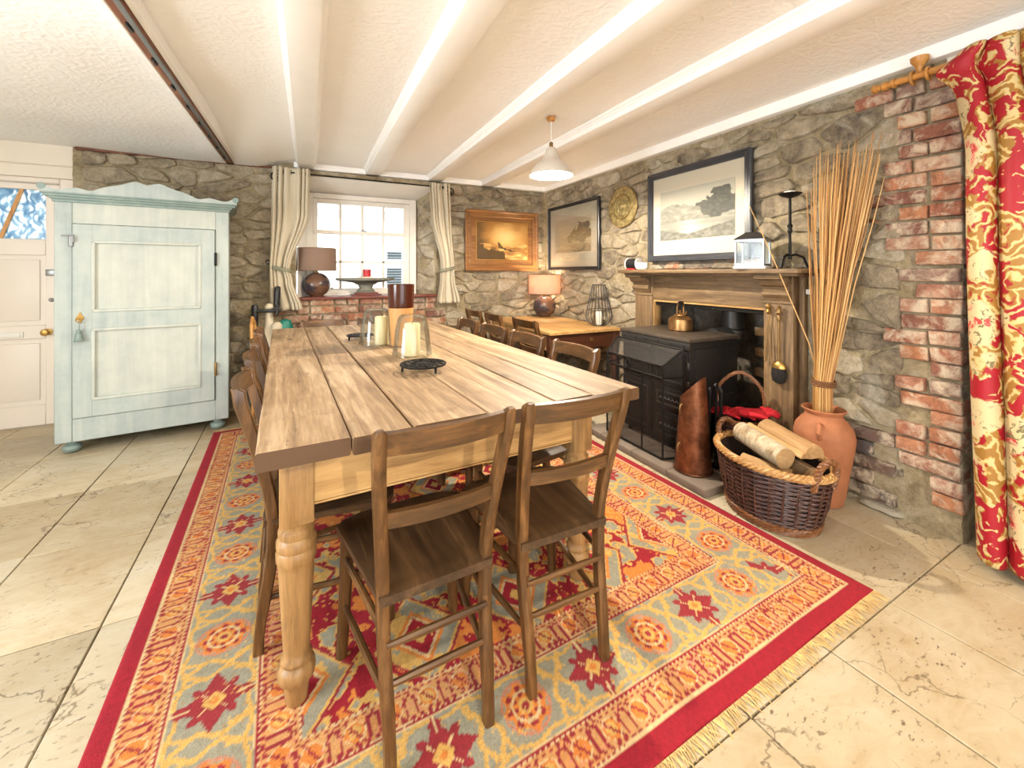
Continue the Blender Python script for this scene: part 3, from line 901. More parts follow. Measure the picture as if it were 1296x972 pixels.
# fireplace recess
bm = NB()
XB = 3.02
def nz(a, b, s): return .02 * mnoise.noise((a * 6, b * 6, s)) + .012 * mnoise.noise((a * 17, b * 17, s))
grid(bm, 24, 24, lambda u, v: (XB + nz(u, v, 1), FY0 - .03 + (FY1 - FY0 + .06) * u, (FZ + .25) * v))
grid(bm, 14, 24, lambda u, v: (XR - .01 + (XB - XR + .03) * u, FY0 - .01 + nz(u, v, 5), (FZ + .25) * v))
grid(bm, 14, 24, lambda u, v: (XR - .01 + (XB - XR + .03) * u, FY1 + .01 + nz(u, v, 8), (FZ + .25) * v))
bx(bm, XR - .02, XB + .05, FY0 - .05, FY1 + .05, FZ + .22, FZ + .27)
bx(bm, XR - .02, XB + .05, FY0 - .05, FY1 + .05, -.05, .045)
rec = obj('fireplace_recess', bm, MT['soot_stone'], wall_e, 60)
fbk = brick_set(.15, .09, .062, MT['brick_buff'])
for r_ in range(6):
    for q in range(2):
        o = obj('fire_brick', random.choice(fbk), None, rec)
        o.location = (XB - .03, 1.68 + q * .163 + (.07 if r_ % 2 else 0), .40 + r_ * .074); o.rotation_euler = (0, 0, R(90))

# plain walls out of the picture, with their windows
bm = NB()
bx(bm, 2.594, 2.80, YB, -.45, -.05, 2.3); bx(bm, 2.594, 3.1, -.50, .84, 2.06, 2.3)
struct('wall_southeast', bm, MT['room_plaster'])
bm = NB(); bx(bm, 2.93, 2.98, -.50, .84, -.05, 2.1)
for q in range(5): bx(bm, 2.915, 2.94, -.46 + q * .255, -.46 + q * .255 + .245, 0, 2.06, None, .005)
struct('added_dark_door', bm, MT['mahogany'])  # dark door added behind the curtain so the opening stays dark
bm = NB()
bx(bm, XL, -.95, YB - .2, YB, -.05, 2.3); bx(bm, 1.55, 3.0, YB - .2, YB, -.05, 2.3); bx(bm, -.95, 1.55, YB - .2, YB, 2.0, 2.3)
struct('wall_south', bm, MT['room_plaster'])
bm = NB()
for x in (-.95, -.13, .70, 1.50): bx(bm, x, x + .06, YB - .1, YB - .05, 0, 2.0)
for z in (0, .95, 1.95): bx(bm, -.95, 1.55, YB - .1, YB - .05, z, z + .06)
w2 = struct('window_2', bm, MT['white_paint'])
bm = NB(); bx(bm, -.95, 1.55, YB - .08, YB - .075, 0, 2.0); obj('pane', bm, MT['glass'], w2)
bm = NB()
bx(bm, XL - .2, XL, YB, -.2, -.05, 2.3); bx(bm, XL - .2, XL, 1.4, 4.7, -.05, 2.3); bx(bm, XL - .2, XL, -.2, 1.4, -.05, .65); bx(bm, XL - .2, XL, -.2, 1.4, 1.95, 2.3)
struct('wall_west', bm, MT['room_plaster'])
bm = NB()
for y in (-.2, .57, 1.34): bx(bm, XL - .1, XL - .05, y, y + .06, .65, 1.95)
for z in (.65, 1.9): bx(bm, XL - .1, XL - .05, -.2, 1.4, z, z + .05)
w3 = struct('window_3', bm, MT['white_paint'])
bm = NB(); bx(bm, XL - .08, XL - .075, -.2, 1.4, .65, 1.95); obj('pane', bm, MT['glass'], w3)

# ---- ceiling
def sm(a, b, x):
    t = min(1, max(0, (x - a) / (b - a))); return t * t * (3 - 2 * t)
def cz(x, y):
    d = .006 * mnoise.noise((x * 1.3, y * 1.1, 2.2)) + .003 * mnoise.noise((x * 4, y * 3, 6.2))
    left = 1 - sm(-.45, -.10, x)
    d += left * (-.075 * sm(2.9, 4.35, y) + .016 * math.sin(y * 2.6 + x * 1.9) * sm(0, 2, y) + .010 * mnoise.noise((x * 2.2, y * 2.2, 1.1)))
    d += -.012 * sm(3.2, 4.4, y) * (1 - left)
    return ZC + d
bm = NB(); grid(bm, 100, 110, lambda u, v: (XL - .1 + 5.95 * u, YB - .1 + 6.98 * v, cz(XL - .1 + 5.95 * u, YB - .1 + 6.98 * v)))
bx(bm, XL - .2, 3.1, YB - .2, 4.8, 2.30, 2.36)
struct('ceiling', bm, MT['ceiling'], None, 180)
bi = 6
for (x0, x1) in ((-.085, .050), (.508, .648), (1.140, 1.282), (1.745, 1.900)):
    bm = NB(); bx(bm, x0, x1, YB, YF + .01, 2.172, 2.27, None, .007, 2)
    t_ = struct('trim_%d' % bi, bm, MT['beam_paint']); bi += 1
    for (xa, sg) in ((x0, -1), (x1, 1)):
        bm = NB()
        prof = [(0, 2.205), (.008 * sg, 2.208), (.010 * sg, 2.216), (.020 * sg, 2.222), (.026 * sg, 2.232), (.026 * sg, 2.25), (0, 2.25)]
        prism(bm, [(xa + p[0], p[1]) for p in prof], YB, YF); obj('beam_moulding', bm, MT['beam_paint'], t_)
# exposed old joist with surface wiring
bm = NB(); bx(bm, -.640, -.582, YB, YF - .035, 2.148, 2.27, None, .008, 2)
jo = struct('trim_%d' % bi, bm, MT['old_beam']); bi += 1
bm = NB(); bx(bm, -.582, -.560, YB, YF - .05, 2.154, 2.26, None, .004); obj('white_side_board', bm, MT['beam_paint'], jo)
bm = NB(); bx(bm, -.656, -.640, YB, YF - .10, 2.152, 2.26, None, .004); obj('white_side_board', bm, MT['beam_paint'], jo)
bm = NB(); bx(bm, -.608, -.588, YB, 4.2, 2.138, 2.149, None, .003); obj('conduit', bm, MT['steel'], jo)
for q in range(12):
    bm = NB(); bx(bm, -.622, -.612, .9 + q * .29, .96 + q * .29, 2.134, 2.149, None, .002); obj('cable_clip', bm, MT['black_plastic'], jo)
bm = NB(); bx(bm, -.642, -.580, YF - .07, YF - .03, 2.143, 2.19, None, .01); obj('dark_end', bm, MT['iron'], jo)  # dark block capping the window end of the joist
# cornice strip on the fireplace wall
bm = NB(); bx(bm, 2.545, 2.64, .60, 4.44, 2.168, 2.27, None, .008, 2); struct('trim_%d' % bi, bm, MT['beam_paint']); bi += 1
bm = NB(); bx(bm, 2.545, 2.64, YB, .597, 2.168, 2.27, None, .008, 2); struct('trim_%d' % bi, bm, MT['beam_paint']); bi += 1
# ------------------------------------------------------------------ rug
RW, RL, RA = 2.38, 3.10, R(3.2)
RUGZ = .009
crA, srA = math.cos(RA), math.sin(RA)
rug_o = (1.914 - RW * crA, .823 - RW * srA)          # near-left corner
def rug_pattern(S, T):
    q = .0055
    S = np.floor(S / q) * q + q / 2; T = np.floor(T / q) * q + q / 2
    S0, T0 = S, T
    S = S + .006 * (fbm(S * 9, T * 9, 3) - .5); T = T + .006 * (fbm(S * 9, T * 9, 9) - .5)
    dS = np.minimum(S, RW - S); dT = np.minimum(T, RL - T)
    side = dS < dT
    d = np.where(side, dS, dT)
    a = np.where(side, T - .703, S - 1.724)
    col = np.zeros(S.shape + (3,))
    def c(r, g, b): return np.array(srgb(r, g, b)[:3])
    crim, orange, tan, grey, yel, dred, cream, pink = c(150, 18, 36), c(210, 126, 54), c(202, 150, 94), c(150, 146, 126), c(208, 164, 88), c(148, 42, 48), c(210, 182, 134), c(196, 128, 98)
    n1 = fbm(S * 14, T * 14, 21); n2 = vn(S * 180, T * 180, 5)
    def put(mask, cc): col[mask] = cc
    put(d < 9, crim)
    # field: lozenges in grey, gold and crimson
    fu = (S - RW / 2) / .36; fv = (T - RL / 2) / .46
    put(d >= .48, crim)
    lz = np.abs(((fu + .5) % 1) - .5) + np.abs(((fv + .5) % 1) - .5)
    F = d >= .48
    put(F & (lz < .43), dred); put(F & (lz < .40), yel); put(F & (lz < .37), grey); put(F & (lz < .24), orange); put(F & (lz < .20), cream); put(F & (lz < .17), crim); put(F & (lz < .07), yel)
    pt = (np.abs(((S * 9) % 1) - .5) + np.abs(((T * 9) % 1) - .5))
    put(F & (lz >= .45) & (pt < .22), yel); put(F & (lz >= .45) & (pt < .12), grey)
    put(F & (lz > .24) & (lz < .37) & (n1 > .57), yel); put(F & (lz >= .43) & (n1 > .58), orange); put(F & (lz >= .43) & (n1 < .40), yel); put(F & (lz >= .43) & (n1 < .34), grey); put(F & (n2 > .9), yel)
    # guard borders
    for (g0, g1) in ((.058, .160), (.378, .478)):
        G = (d >= g0) & (d < g1); w = (d - (g0 + g1) / 2) / ((g1 - g0) / 2); u = ((a / .098) % 1) - .5
        hue = np.clip((n1 - .4) * 4, 0, 1)[..., None]
        base = tan * (1 - hue * .35) + orange * hue * .35
        col[G] = base[G]
        zig = np.abs(w - .62 * (np.abs(((a / .098 * 2) % 2) - 1) * 2 - 1))
        put(G & (zig < .10), dred)
        put(G & (np.abs(np.abs(u) - .36) < .04) & (np.abs(w) < .6), dred)
        put(G & (((u / .26) ** 2 + (w / .52) ** 2) < 1), orange)
        put(G & (((u / .17) ** 2 + (w / .34) ** 2) < 1) & (((a / .098) // 1) % 2 == 0), yel)
        put(G & (np.abs(u * 1.0 + .35 * np.sign(w) * np.abs(w)) < .045) & (np.abs(w) < .7), dred)
        put(G & (np.abs(np.abs(w) - .74) < .07) & (((a / .023) % 1) < .55), dred)
        put(G & (np.abs(((u / .26) ** 2 + (w / .52) ** 2) - 1.05) < .16), cream); put(G & (n2 > .84) & (np.abs(w) < .68), pink); put(G & (n2 < .10) & (np.abs(w) < .68), dred)
        put(G & (np.abs(w) > .86), cream)
        put(G & (np.abs(w) > .90) & (((a / .0165) % 1) < .5), dred)
    # main border
    B = (d >= .165) & (d < .375)
    put(B, grey)
    per = .47; k = np.floor(a / (per / 2) + .5); u = a - k * per / 2; w = d - .270
    isst = (k.astype(int) % 2 == 0)
    # golden meander framing each cartouche
    frame = np.abs(np.maximum(np.abs(u) * 1.0, 0) - (.098 + .012 * np.sin(w * 60)))
    put(B & (frame < .008) & (np.abs(w) < .085), yel)
    put(B & (np.abs(np.abs(w) - .088 - .006 * np.sin(a * 50)) < .006), yel)
    put(B & (np.abs(np.abs(u) - .075 - .3 * (.09 - np.abs(w))) < .006) & (np.abs(w) > .04), yel)
    put(B & (np.abs(w) > .101), cream)
    # star: eight-point with golden heart, leaf lozenges either side
    au, aw = np.abs(u), np.abs(w)
    star = ((au + aw * .55 < .052) | (aw + au * .55 < .052)) | ((au < .036) & (aw < .036))
    spike = (np.abs(au - aw) < .016) & (au < .056) & (aw < .056)
    put(B & isst & (star | spike), dred)
    put(B & isst & (au + aw < .030), yel); put(B & isst & (au + aw < .013), orange)
    put(B & isst & star & (np.abs(au - aw) < .004) & (au + aw > .03) & (au < .034), cream)
    leaf = (np.abs(aw - .078) / .024 + au / .020) < 1
    put(B & isst & leaf, dred); put(B & isst & leaf & (au < .003), cream)
    rr = np.sqrt(u ** 2 + (w * .92) ** 2); an = np.arctan2(w, u)
    ro = (~isst) & (rr < .060 + .005 * np.cos(8 * an))
    put(B & ro, orange)
    put(B & ro & (np.cos(8 * an) > .1) & (rr > .024) & (rr < .054), dred)
    put(B & ro & (np.abs(rr - .038) < .004), cream); put(B & ro & (rr < .020), yel); put(B & ro & (rr < .010), dred)
    put(B & (~ro) & (~isst) & (np.abs(rr - .066) < .004), pink)
    put(B & (n2 > .95), yel); put(B & (n2 < .06), tan)
    # crimson outer band
    E_ = d < .058
    put(E_, crim); put((d >= .055) & (d < .060), cream)
    # wear and dye variation (abrash)
    ab = .86 + .28 * fbm(S0 * 1.2, T0 * 7, 33)[..., None]
    col = col * ab * (.80 + .36 * n2[..., None])
    # yellow-warm tint variation between rows of knots
    return np.clip(col, 0, 1)

def color_grid(name, nu, nv, posf, colf, m, thick=None):
    us = np.linspace(0, 1, nu + 1); vs = np.linspace(0, 1, nv + 1)
    U, V = np.meshgrid(us, vs)
    P = posf(U, V).reshape(-1, 3); Cc = colf(U, V).reshape(-1, 3)
    w = nu + 1
    i = np.arange(nu)[None, :] + (np.arange(nv) * w)[:, None]
    F = np.stack([i, i + 1, i + w + 1, i + w], -1).reshape(-1, 4)
    if thick is not None:          # closing skirt and underside
        n0 = len(P)
        ring = np.concatenate([np.arange(nu), nu + np.arange(nv) * w, nv * w + np.arange(nu, 0, -1), np.arange(nv, 0, -1) * w])
        Q = P[ring].copy() + np.array(thick)
        P = np.concatenate([P, Q]); Cc = np.concatenate([Cc, Cc[ring]])
        k = np.arange(len(ring)); k2 = (k + 1) % len(ring)
        F2 = np.stack([ring[k2], ring[k], n0 + k, n0 + k2], -1)
        F = np.concatenate([F, F2])
    me = bpy.data.meshes.new(name)
    me.vertices.add(len(P)); me.vertices.foreach_set('co', P.astype(np.float32).ravel())
    me.loops.add(len(F) * 4); me.loops.foreach_set('vertex_index', F.astype(np.int32).ravel())
    me.polygons.add(len(F)); me.polygons.foreach_set('loop_start', np.arange(len(F), dtype=np.int32) * 4)
    me.update(calc_edges=True); me.validate()
    at = me.color_attributes.new('Col', 'FLOAT_COLOR', 'POINT')
    at.data.foreach_set('color', np.concatenate([Cc, np.ones((len(Cc), 1))], 1).astype(np.float32).ravel())
    me.materials.append(m)
    return me
def rugpos(U, V):
    S = U * RW; T = V * RL
    edge = np.minimum(np.minimum(S, RW - S), np.minimum(T, RL - T))
    T = T + .010 * (fbm(U * 6, V * 6, 55) - .5) * (1 - V)
    z = RUGZ - .004 * np.exp(-edge / .006) + .0012 * fbm(S * 5, T * 5, 2)
    return np.stack([S, T, z], -1)
rug_me = color_grid('rug', 432, 564, rugpos, lambda U, V: rug_pattern(U * RW, V * RL), MT['rug'], (0, 0, -.006))
rug = bpy.data.objects.new('rug', rug_me); C.objects.link(rug)
rug.location = (rug_o[0], rug_o[1], 0); rug.rotation_euler = (0, 0, RA)
tag(rug, 'large red, orange and grey knotted wool rug lying under the long table', 'rug')
bm = NB()
for e_, sg in ((0, -1), (RL, 1)):
    for q in range(560):
        x = RW * (q + random.random()) / 560
        L = random.uniform(.018, .055); dx = random.gauss(0, .012)
        tube(bm, [(x, e_, .004), (x + dx * .5, e_ + sg * L * .55, .0055), (x + dx, e_ + sg * L, .002)], [.0022, .0018, .0008], 4)
fo = obj('fringe', bm, MT['fringe'], rug); fo['kind'] = 'stuff'

# ------------------------------------------------------------------ wardrobe
wd = thing('wardrobe', 'tall pale blue painted wardrobe with two-panel door and scrolled crest', 'wardrobe', (-1.045, 4.03, 0), R(7))
B, BP, BD = MT['blue_paint'], MT['blue_panel'], MT['blue_dark']
bm = NB()
bx(bm, -.47, -.445, -.21, .21, .08, 1.67, None, .004); bx(bm, .445, .47, -.21, .21, .08, 1.67, None, .004)
bx(bm, -.45, .45, .19, .21, .08, 1.67); bx(bm, -.45, .45, -.20, .20, .08, .10); bx(bm, -.45, .45, -.20, .20, 1.64, 1.67)
obj('carcass', bm, B, wd)
for x0, x1 in ((-.47, -.385), (.385, .47)):
    bm = NB(); bx(bm, x0, x1, -.232, -.205, .08, 1.67, None, .004); obj('stile', bm, B, wd)
bm = NB(); bx(bm, -.386, .386, -.230, -.205, .08, .232, None, .003); obj('plinth_rail', bm, B, wd)
bm = NB(); bx(bm, -.386, .386, -.230, -.205, 1.525, 1.67, None, .003); obj('frieze_rail', bm, BP, wd)
bm = NB()
for pr_ in ((.478, .245, 1.662, 1.682), (.490, .258, 1.680, 1.697), (.512, .275, 1.695, 1.712), (.522, .285, 1.710, 1.722)):
    bx(bm, -pr_[0], pr_[0], -pr_[1], .215, pr_[2], pr_[3], None, .004, 2)
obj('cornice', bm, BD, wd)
pts = []
def crest(t):
    a = abs(t)
    z = 1.735 + .062 * math.exp(-(a / .50) ** 4) + .030 * math.exp(-((a - .12) / .11) ** 2) + .018 * math.exp(-((a - .68) / .10) ** 2) + .028 * math.exp(-((a - .97) / .06) ** 2) - .012 * math.exp(-((a - .55) / .08) ** 2)
    return z
for i in range(61):
    t = -1 + i / 30; pts.append((t * .522, crest(t)))
bm = NB(); prism(bm, [(-.522, 1.718)] + pts + [(.522, 1.718)], -.283, -.250); obj('scrolled_crest', bm, B, wd)
for s_ in (-1, 1):
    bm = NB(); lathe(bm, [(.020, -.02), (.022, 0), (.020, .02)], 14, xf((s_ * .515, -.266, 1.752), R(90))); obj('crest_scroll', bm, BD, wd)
# door with recessed panels
dr_bm = NB()
for p in ((-.383, -.285), (.295, .383)): bx(dr_bm, p[0], p[1], -.246, -.222, .236, 1.522, None, .004)
for zz in ((.236, .345), (.825, .935), (1.415, 1.522)): bx(dr_bm, -.29, .30, -.245, -.222, zz[0], zz[1], None, .003)
dr = obj('door', dr_bm, B, wd)
for (z0, z1) in ((.345, .825), (.935, 1.415)):
    bm = NB(); bx(bm, -.29, .30, -.232, -.224, z0 - .005, z1 + .005); obj('door_panel', bm, BP, dr)
    bm = NB()
    for (x0, x1, a, b) in ((-.292, -.272, z0, z1), (.282, .302, z0, z1), (-.292, .302, z0 - .002, z0 + .018), (-.292, .302, z1 - .018, z1 + .002)):
        bx(bm, x0, x1, -.252, -.230, a, b, None, .006, 2)
    obj('panel_moulding', bm, BP, dr)
for zz in (1.30, .47):
    bm = NB(); lathe(bm, [(.007, -.05), (.0085, -.045), (.0085, .045), (.007, .05)], 10, xf((.388, -.248, zz))); obj('hinge', bm, MT['iron'] if zz > 1 else MT['brass_dull'], wd)
bm = NB(); bx(bm, -.40, -.375, -.256, -.243, 1.37, 1.45, None, .004); tube(bm, [(-.43, -.262, 1.44), (-.375, -.262, 1.445), (-.372, -.262, 1.40)], .006, 8); obj('latch', bm, MT['steel'], wd)
bm = NB(); prism(bm, [(-.345 + .016 * math.cos(a) * (1 + .25 * math.cos(4 * a)), .90 + .030 * math.sin(a) * (1 + .2 * math.cos(4 * a))) for a in [2 * PI * i / 28 for i in range(28)]], -.252, -.244); obj('escutcheon', bm, MT['brass'], dr)
bm = NB(); tube(bm, [(-.345, -.252, .895), (-.345, -.272, .893)], .004, 8); tube(bm, [(-.345 + .014 * math.cos(a), -.276, .888 + .014 * math.sin(a)) for a in [2 * PI * i / 14 for i in range(14)]], .003, 6, True); obj('key', bm, MT['brass'], dr)
tas = NB(); tube(tas, [(-.345, -.274, .885), (-.343, -.276, .85), (-.345, -.268, .815)], .0025, 6); lathe(tas, [(.004, .06), (.012, .055), (.013, .042), (.009, .038), (.016, .030), (.022, 0), (.019, -.012)], 14, xf((-.347, -.270, .765)))
for q in range(18):
    a = 2 * PI * q / 18; tube(tas, [(-.347 + .013 * math.cos(a), -.270 + .013 * math.sin(a), .795), (-.347 + .023 * math.cos(a), -.270 + .021 * math.sin(a), .745)], .0028, 5)
obj('key_tassel', tas, BD, dr)
for (x, y) in ((-.40, -.165), (.40, -.165), (-.40, .165), (.40, .165)):
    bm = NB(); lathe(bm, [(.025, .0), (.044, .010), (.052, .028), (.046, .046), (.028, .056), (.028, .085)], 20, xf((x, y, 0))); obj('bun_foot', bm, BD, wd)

# ------------------------------------------------------------------ dining table
TC = (.407, 2.318)
TAB = R(3)
tb = thing('dining_table', 'long worn pine farmhouse table with plank top and turned legs', 'table', (TC[0], TC[1], RUGZ + .0018), TAB)
TZ = .788 - RUGZ
edges = [-.578, -.372, -.217, .004, .243, .396, .600]
gaps = [0, .004, .007, .0035, .005, .0045, 0]
for i in range(6):
    x0 = edges[i] + gaps[i] / 2; x1 = edges[i + 1] - gaps[i + 1] / 2
    bm = NB()
    n = 26; dz = random.uniform(-.0018, .0012); yl = -1.19 + random.uniform(-.008, .006); yh = 1.19 + random.uniform(-.008, .006)
    ring = []
    for j in range(n + 1):
        t = j / n; y = yl + (yh - yl) * t
        wob = .0016
        w0 = wob * mnoise.noise((i * 9.1, t * 8, 0)) + .0008 * mnoise.noise((i * 9.1, t * 40, 0)); w1 = wob * mnoise.noise((i * 9.1 + 4, t * 8, 3)) + .0008 * mnoise.noise((i * 9.1, t * 40, 5))
        zt = TZ + dz + .0012 * mnoise.noise((i * 3.3, t * 5, 8)); zb = TZ - .044
        c_ = .004
        ring.append([bm.verts.new(p) for p in ((x0 + w0, y, zb + c_), (x0 + w0, y, zt - c_), (x0 + w0 + c_, y, zt), (x1 + w1 - c_, y, zt), (x1 + w1, y, zt - c_), (x1 + w1, y, zb + c_), (x1 + w1 - c_, y, zb), (x0 + w0 + c_, y, zb))])
    for r0, r1 in zip(ring, ring[1:]):
        for k in range(8): bm.faces.new((r0[k], r0[(k + 1) % 8], r1[(k + 1) % 8], r1[k]))
    bm.faces.new(ring[0]); bm.faces.new(ring[-1][::-1])
    obj('plank', bm, MT['top_wood'], tb, 30)
LX, LY = .488, .98
AZ0, AZ1 = .545, TZ - .044
for s_ in (-1, 1):
    bm = NB(); bx(bm, -LX + .03, LX - .03, s_ * (LY + .018) - .012, s_ * (LY + .018) + .012, AZ0 + .012, AZ1, None, .002)
    for q in (0, .008): bx(bm, -LX + .04, LX - .04, s_ * (LY + .018) - .014, s_ * (LY + .018) + .014, AZ0 + q, AZ0 + q + .006, None, .002)
    obj('apron', bm, MT['pine_x'], tb)
    bm = NB(); bx(bm, s_ * (LX + .018) - .012, s_ * (LX + .018) + .012, -LY + .03, LY - .03, AZ0, AZ1, None, .003); obj('apron', bm, MT['pine_y'], tb)
legprof = [(.026, 0), (.028, .004), (.033, .050), (.036, .060), (.046, .070), (.049, .088), (.046, .104), (.037, .112), (.040, .118), (.040, .126), (.034, .134), (.034, .15), (.046, .375), (.047, .392), (.051, .398), (.052, .420), (.048, .428), (.051, .436), (.051, .452), (.044, .462), (.046, .468), (.046, .480), (.038, .488), (.038, .497), (.043, .506)]
bm = NB(); lathe(bm, legprof, 28); box(bm, (0, 0, (.502 + AZ1) / 2), (.086, .086, AZ1 - .502), None, .005, 2)
leg_me = mesh_from(bm, 'turned_leg', MT['pine_z'], 40)
for sx in (-1, 1):
    for sy in (-1, 1):
        o = obj('turned_leg', leg_me, None, tb); o.location = (sx * LX, sy * LY, 0)

# ------------------------------------------------------------------ dining chairs
def arc_rail(bm, x0, x1, y, bow, z0, z1, th, n=12, rake=0.0, crown=0.0):
    ring = []
    for i in range(n + 1):
        t = i / n; s = 2 * t - 1
        x = x0 + (x1 - x0) * t; yy = y - bow * (1 - s * s); zt = z1 + crown * (1 - s * s); zb = z0 + crown * .4 * (1 - s * s)
        ring.append([bm.verts.new(p) for p in ((x, yy - th / 2, zb), (x, yy + th / 2, zb), (x, yy + th / 2 - rake * (zt - zb), zt), (x, yy - th / 2 - rake * (zt - zb), zt))])
    for a, b in zip(ring, ring[1:]):
        for k in range(4): bm.faces.new((a[k], a[(k + 1) % 4], b[(k + 1) % 4], b[k]))
    bm.faces.new(ring[0]); bm.faces.new(ring[-1][::-1])
def make_chair(name, label, group):
    t = thing(name, label, 'chair', (0, 0, 0), 0, group)
    for s in (-1, 1):
        bm = NB(); P = []; n = 18
        for i in range(n + 1):
            u = i / n; z = .843 * u
            x = s * (.128 + .010 * sm(0, .45, z) + .026 * sm(.40, .85, z))
            y = -.172 - .040 * (1 - sm(0, .36, z)) - .098 * max(0, (z - .42) / .42) ** 1.35
            P.append((x, y, z))
        ring = []
        for (x, y, z), i in zip(P, range(n + 1)):
            hw, hd = .0145, .0175
            if z < .1: hd = .0150; hw = .0135
            if i == n: hw *= .6; hd *= .6
            b_ = .004
            ring.append([bm.verts.new((x + a, y + b, z)) for a, b in ((-hw + b_, -hd), (hw - b_, -hd), (hw, -hd + b_), (hw, hd - b_), (hw - b_, hd), (-hw + b_, hd), (-hw, hd - b_), (-hw, -hd + b_))])
            if i == n - 1:
                ring.append([bm.verts.new((x * 1.0 + a, y + b - .004, z + .034)) for a, b in ((-hw + b_, -hd), (hw - b_, -hd), (hw, -hd + b_), (hw, hd - b_), (hw - b_, hd), (-hw + b_, hd), (-hw, hd - b_), (-hw, -hd + b_))])
        for a, b in zip(ring, ring[1:]):
            for k in range(8): bm.faces.new((a[k], a[(k + 1) % 8], b[(k + 1) % 8], b[k]))
        bm.faces.new(ring[0][::-1]); bm.faces.new(ring[-1])
        obj('back_post', bm, MT['chair_Z'], t, 45)
    for s in (-1, 1):
        bm = NB(); tube(bm, [(s * .184, .182, 0), (s * .178, .176, .12), (s * .168, .166, .40)], [.0165, .0185, .0215], 8); obj('front_leg', bm, MT['chair_Z'], t, 50)
    bm = NB(); arc_rail(bm, -.150, .150, -.252, .024, .780, .834, .019, 14, .18, .003); obj('top_rail', bm, MT['chair_X'], t, 30)
    bm = NB(); arc_rail(bm, -.140, .140, -.206, .018, .590, .628, .016, 12, .10, .002); obj('mid_rail', bm, MT['chair_X'], t, 30)
    # saddled seat
    bm = NB(); N = 20; top = []; bot = []
    for j in range(N + 1):
        v = j / N; rt = []; rb = []
        for i in range(N + 1):
            u = i / N * 2 - 1
            y = -.196 + .405 * v; hw = .150 + .052 * v
            # round the front corners
            yy = y - (.045 * abs(u) ** 5) * v * v * 1.0; x = hw * u
            dish = .012 * max(0, 1 - (u / .74) ** 2) ** .8 * max(0, 1 - ((v - .46) / .40) ** 2) ** .8
            edge = .006 * (max(abs(u), abs(2 * v - 1)) ** 14)
            rt.append(bm.verts.new((x, yy, .424 - dish - edge))); rb.append(bm.verts.new((x * .985, yy, .396)))
        top.append(rt); bot.append(rb)
    for j in range(N):
        for i in range(N):
            bm.faces.new((top[j][i], top[j][i + 1], top[j + 1][i + 1], top[j + 1][i])); bm.faces.new((bot[j][i], bot[j + 1][i], bot[j + 1][i + 1], bot[j][i + 1]))
    for i in range(N):
        for a, b in ((top[0], bot[0]), (top[N], bot[N])): bm.faces.new((a[i], a[i + 1], b[i + 1], b[i]))
        bm.faces.new((top[i][0], top[i + 1][0], bot[i + 1][0], bot[i][0])); bm.faces.new((top[i][N], top[i + 1][N], bot[i + 1][N], bot[i][N]))
    obj('seat', bm, MT['seat_wood'], t, 50)
    def rung(a, b):
        bm = NB(); A, Bv = Vector(a), Vector(b); tube(bm, [A, A.lerp(Bv, .3), A.lerp(Bv, .7), Bv], [.0075, .010, .010, .0075], 8); obj('rung', bm, MT['chair_X'] if abs(a[0] - b[0]) > abs(a[1] - b[1]) else MT['chair_Y'], t)
    for z in (.205, .30): rung((-.132, -.195, z), (.132, -.195, z))
    for s in (-1, 1):
        for z in (.165, .315): rung((s * .130, -.192, z), (s * .178, .172, z))
    rung((-.178, .174, .25), (.178, .174, .25))
    return t
GRP = 'dining chairs around the long table'
def tcl(x, y):    # table-local to world
    c, s = math.cos(TAB), math.sin(TAB)
    return (TC[0] + x * c - y * s, TC[1] + x * s + y * c)
chair0 = make_chair('dining_chair', 'brown wooden chair at the table end opposite the window, nearer the wardrobe', GRP)
chair0.location = (.288, 1.228, RUGZ + .0018); chair0.rotation_euler = (0, 0, R(3.5))
dup(chair0, (.692, 1.250, RUGZ + .0018), R(0.5), 'brown wooden chair at the table end opposite the window, nearer the stove')
ordw = ['farthest from the window', 'third from the window', 'second from the window', 'nearest the window']
for k, y in enumerate((1.660, 2.145, 2.565, 2.985)):
    x = .066 - .052 * (y - 1.68)
    dup(chair0, (x, y, RUGZ + .0018), R(-90 + 3 + random.uniform(-1.5, 1.5)), "brown wooden chair on the long table's wardrobe side, " + ordw[k])
for k, (x, y) in enumerate(((.905, 1.690), (.868, 2.108), (.845, 2.525), (.815, 2.942))):
    dup(chair0, (x, y, RUGZ + .0018), R(90 + 3 + random.uniform(-1.5, 1.5)), "brown wooden chair on the long table's stove side, " + ordw[k])
for k, (x, y) in enumerate(((.130, 3.435), (.550, 3.455))):
    dup(chair0, (x, y, RUGZ + .0018), R(180 + 3), 'brown wooden chair at the window end of the long table, ' + ('nearer the wardrobe' if k == 0 else 'nearer the stove'), None, .965)

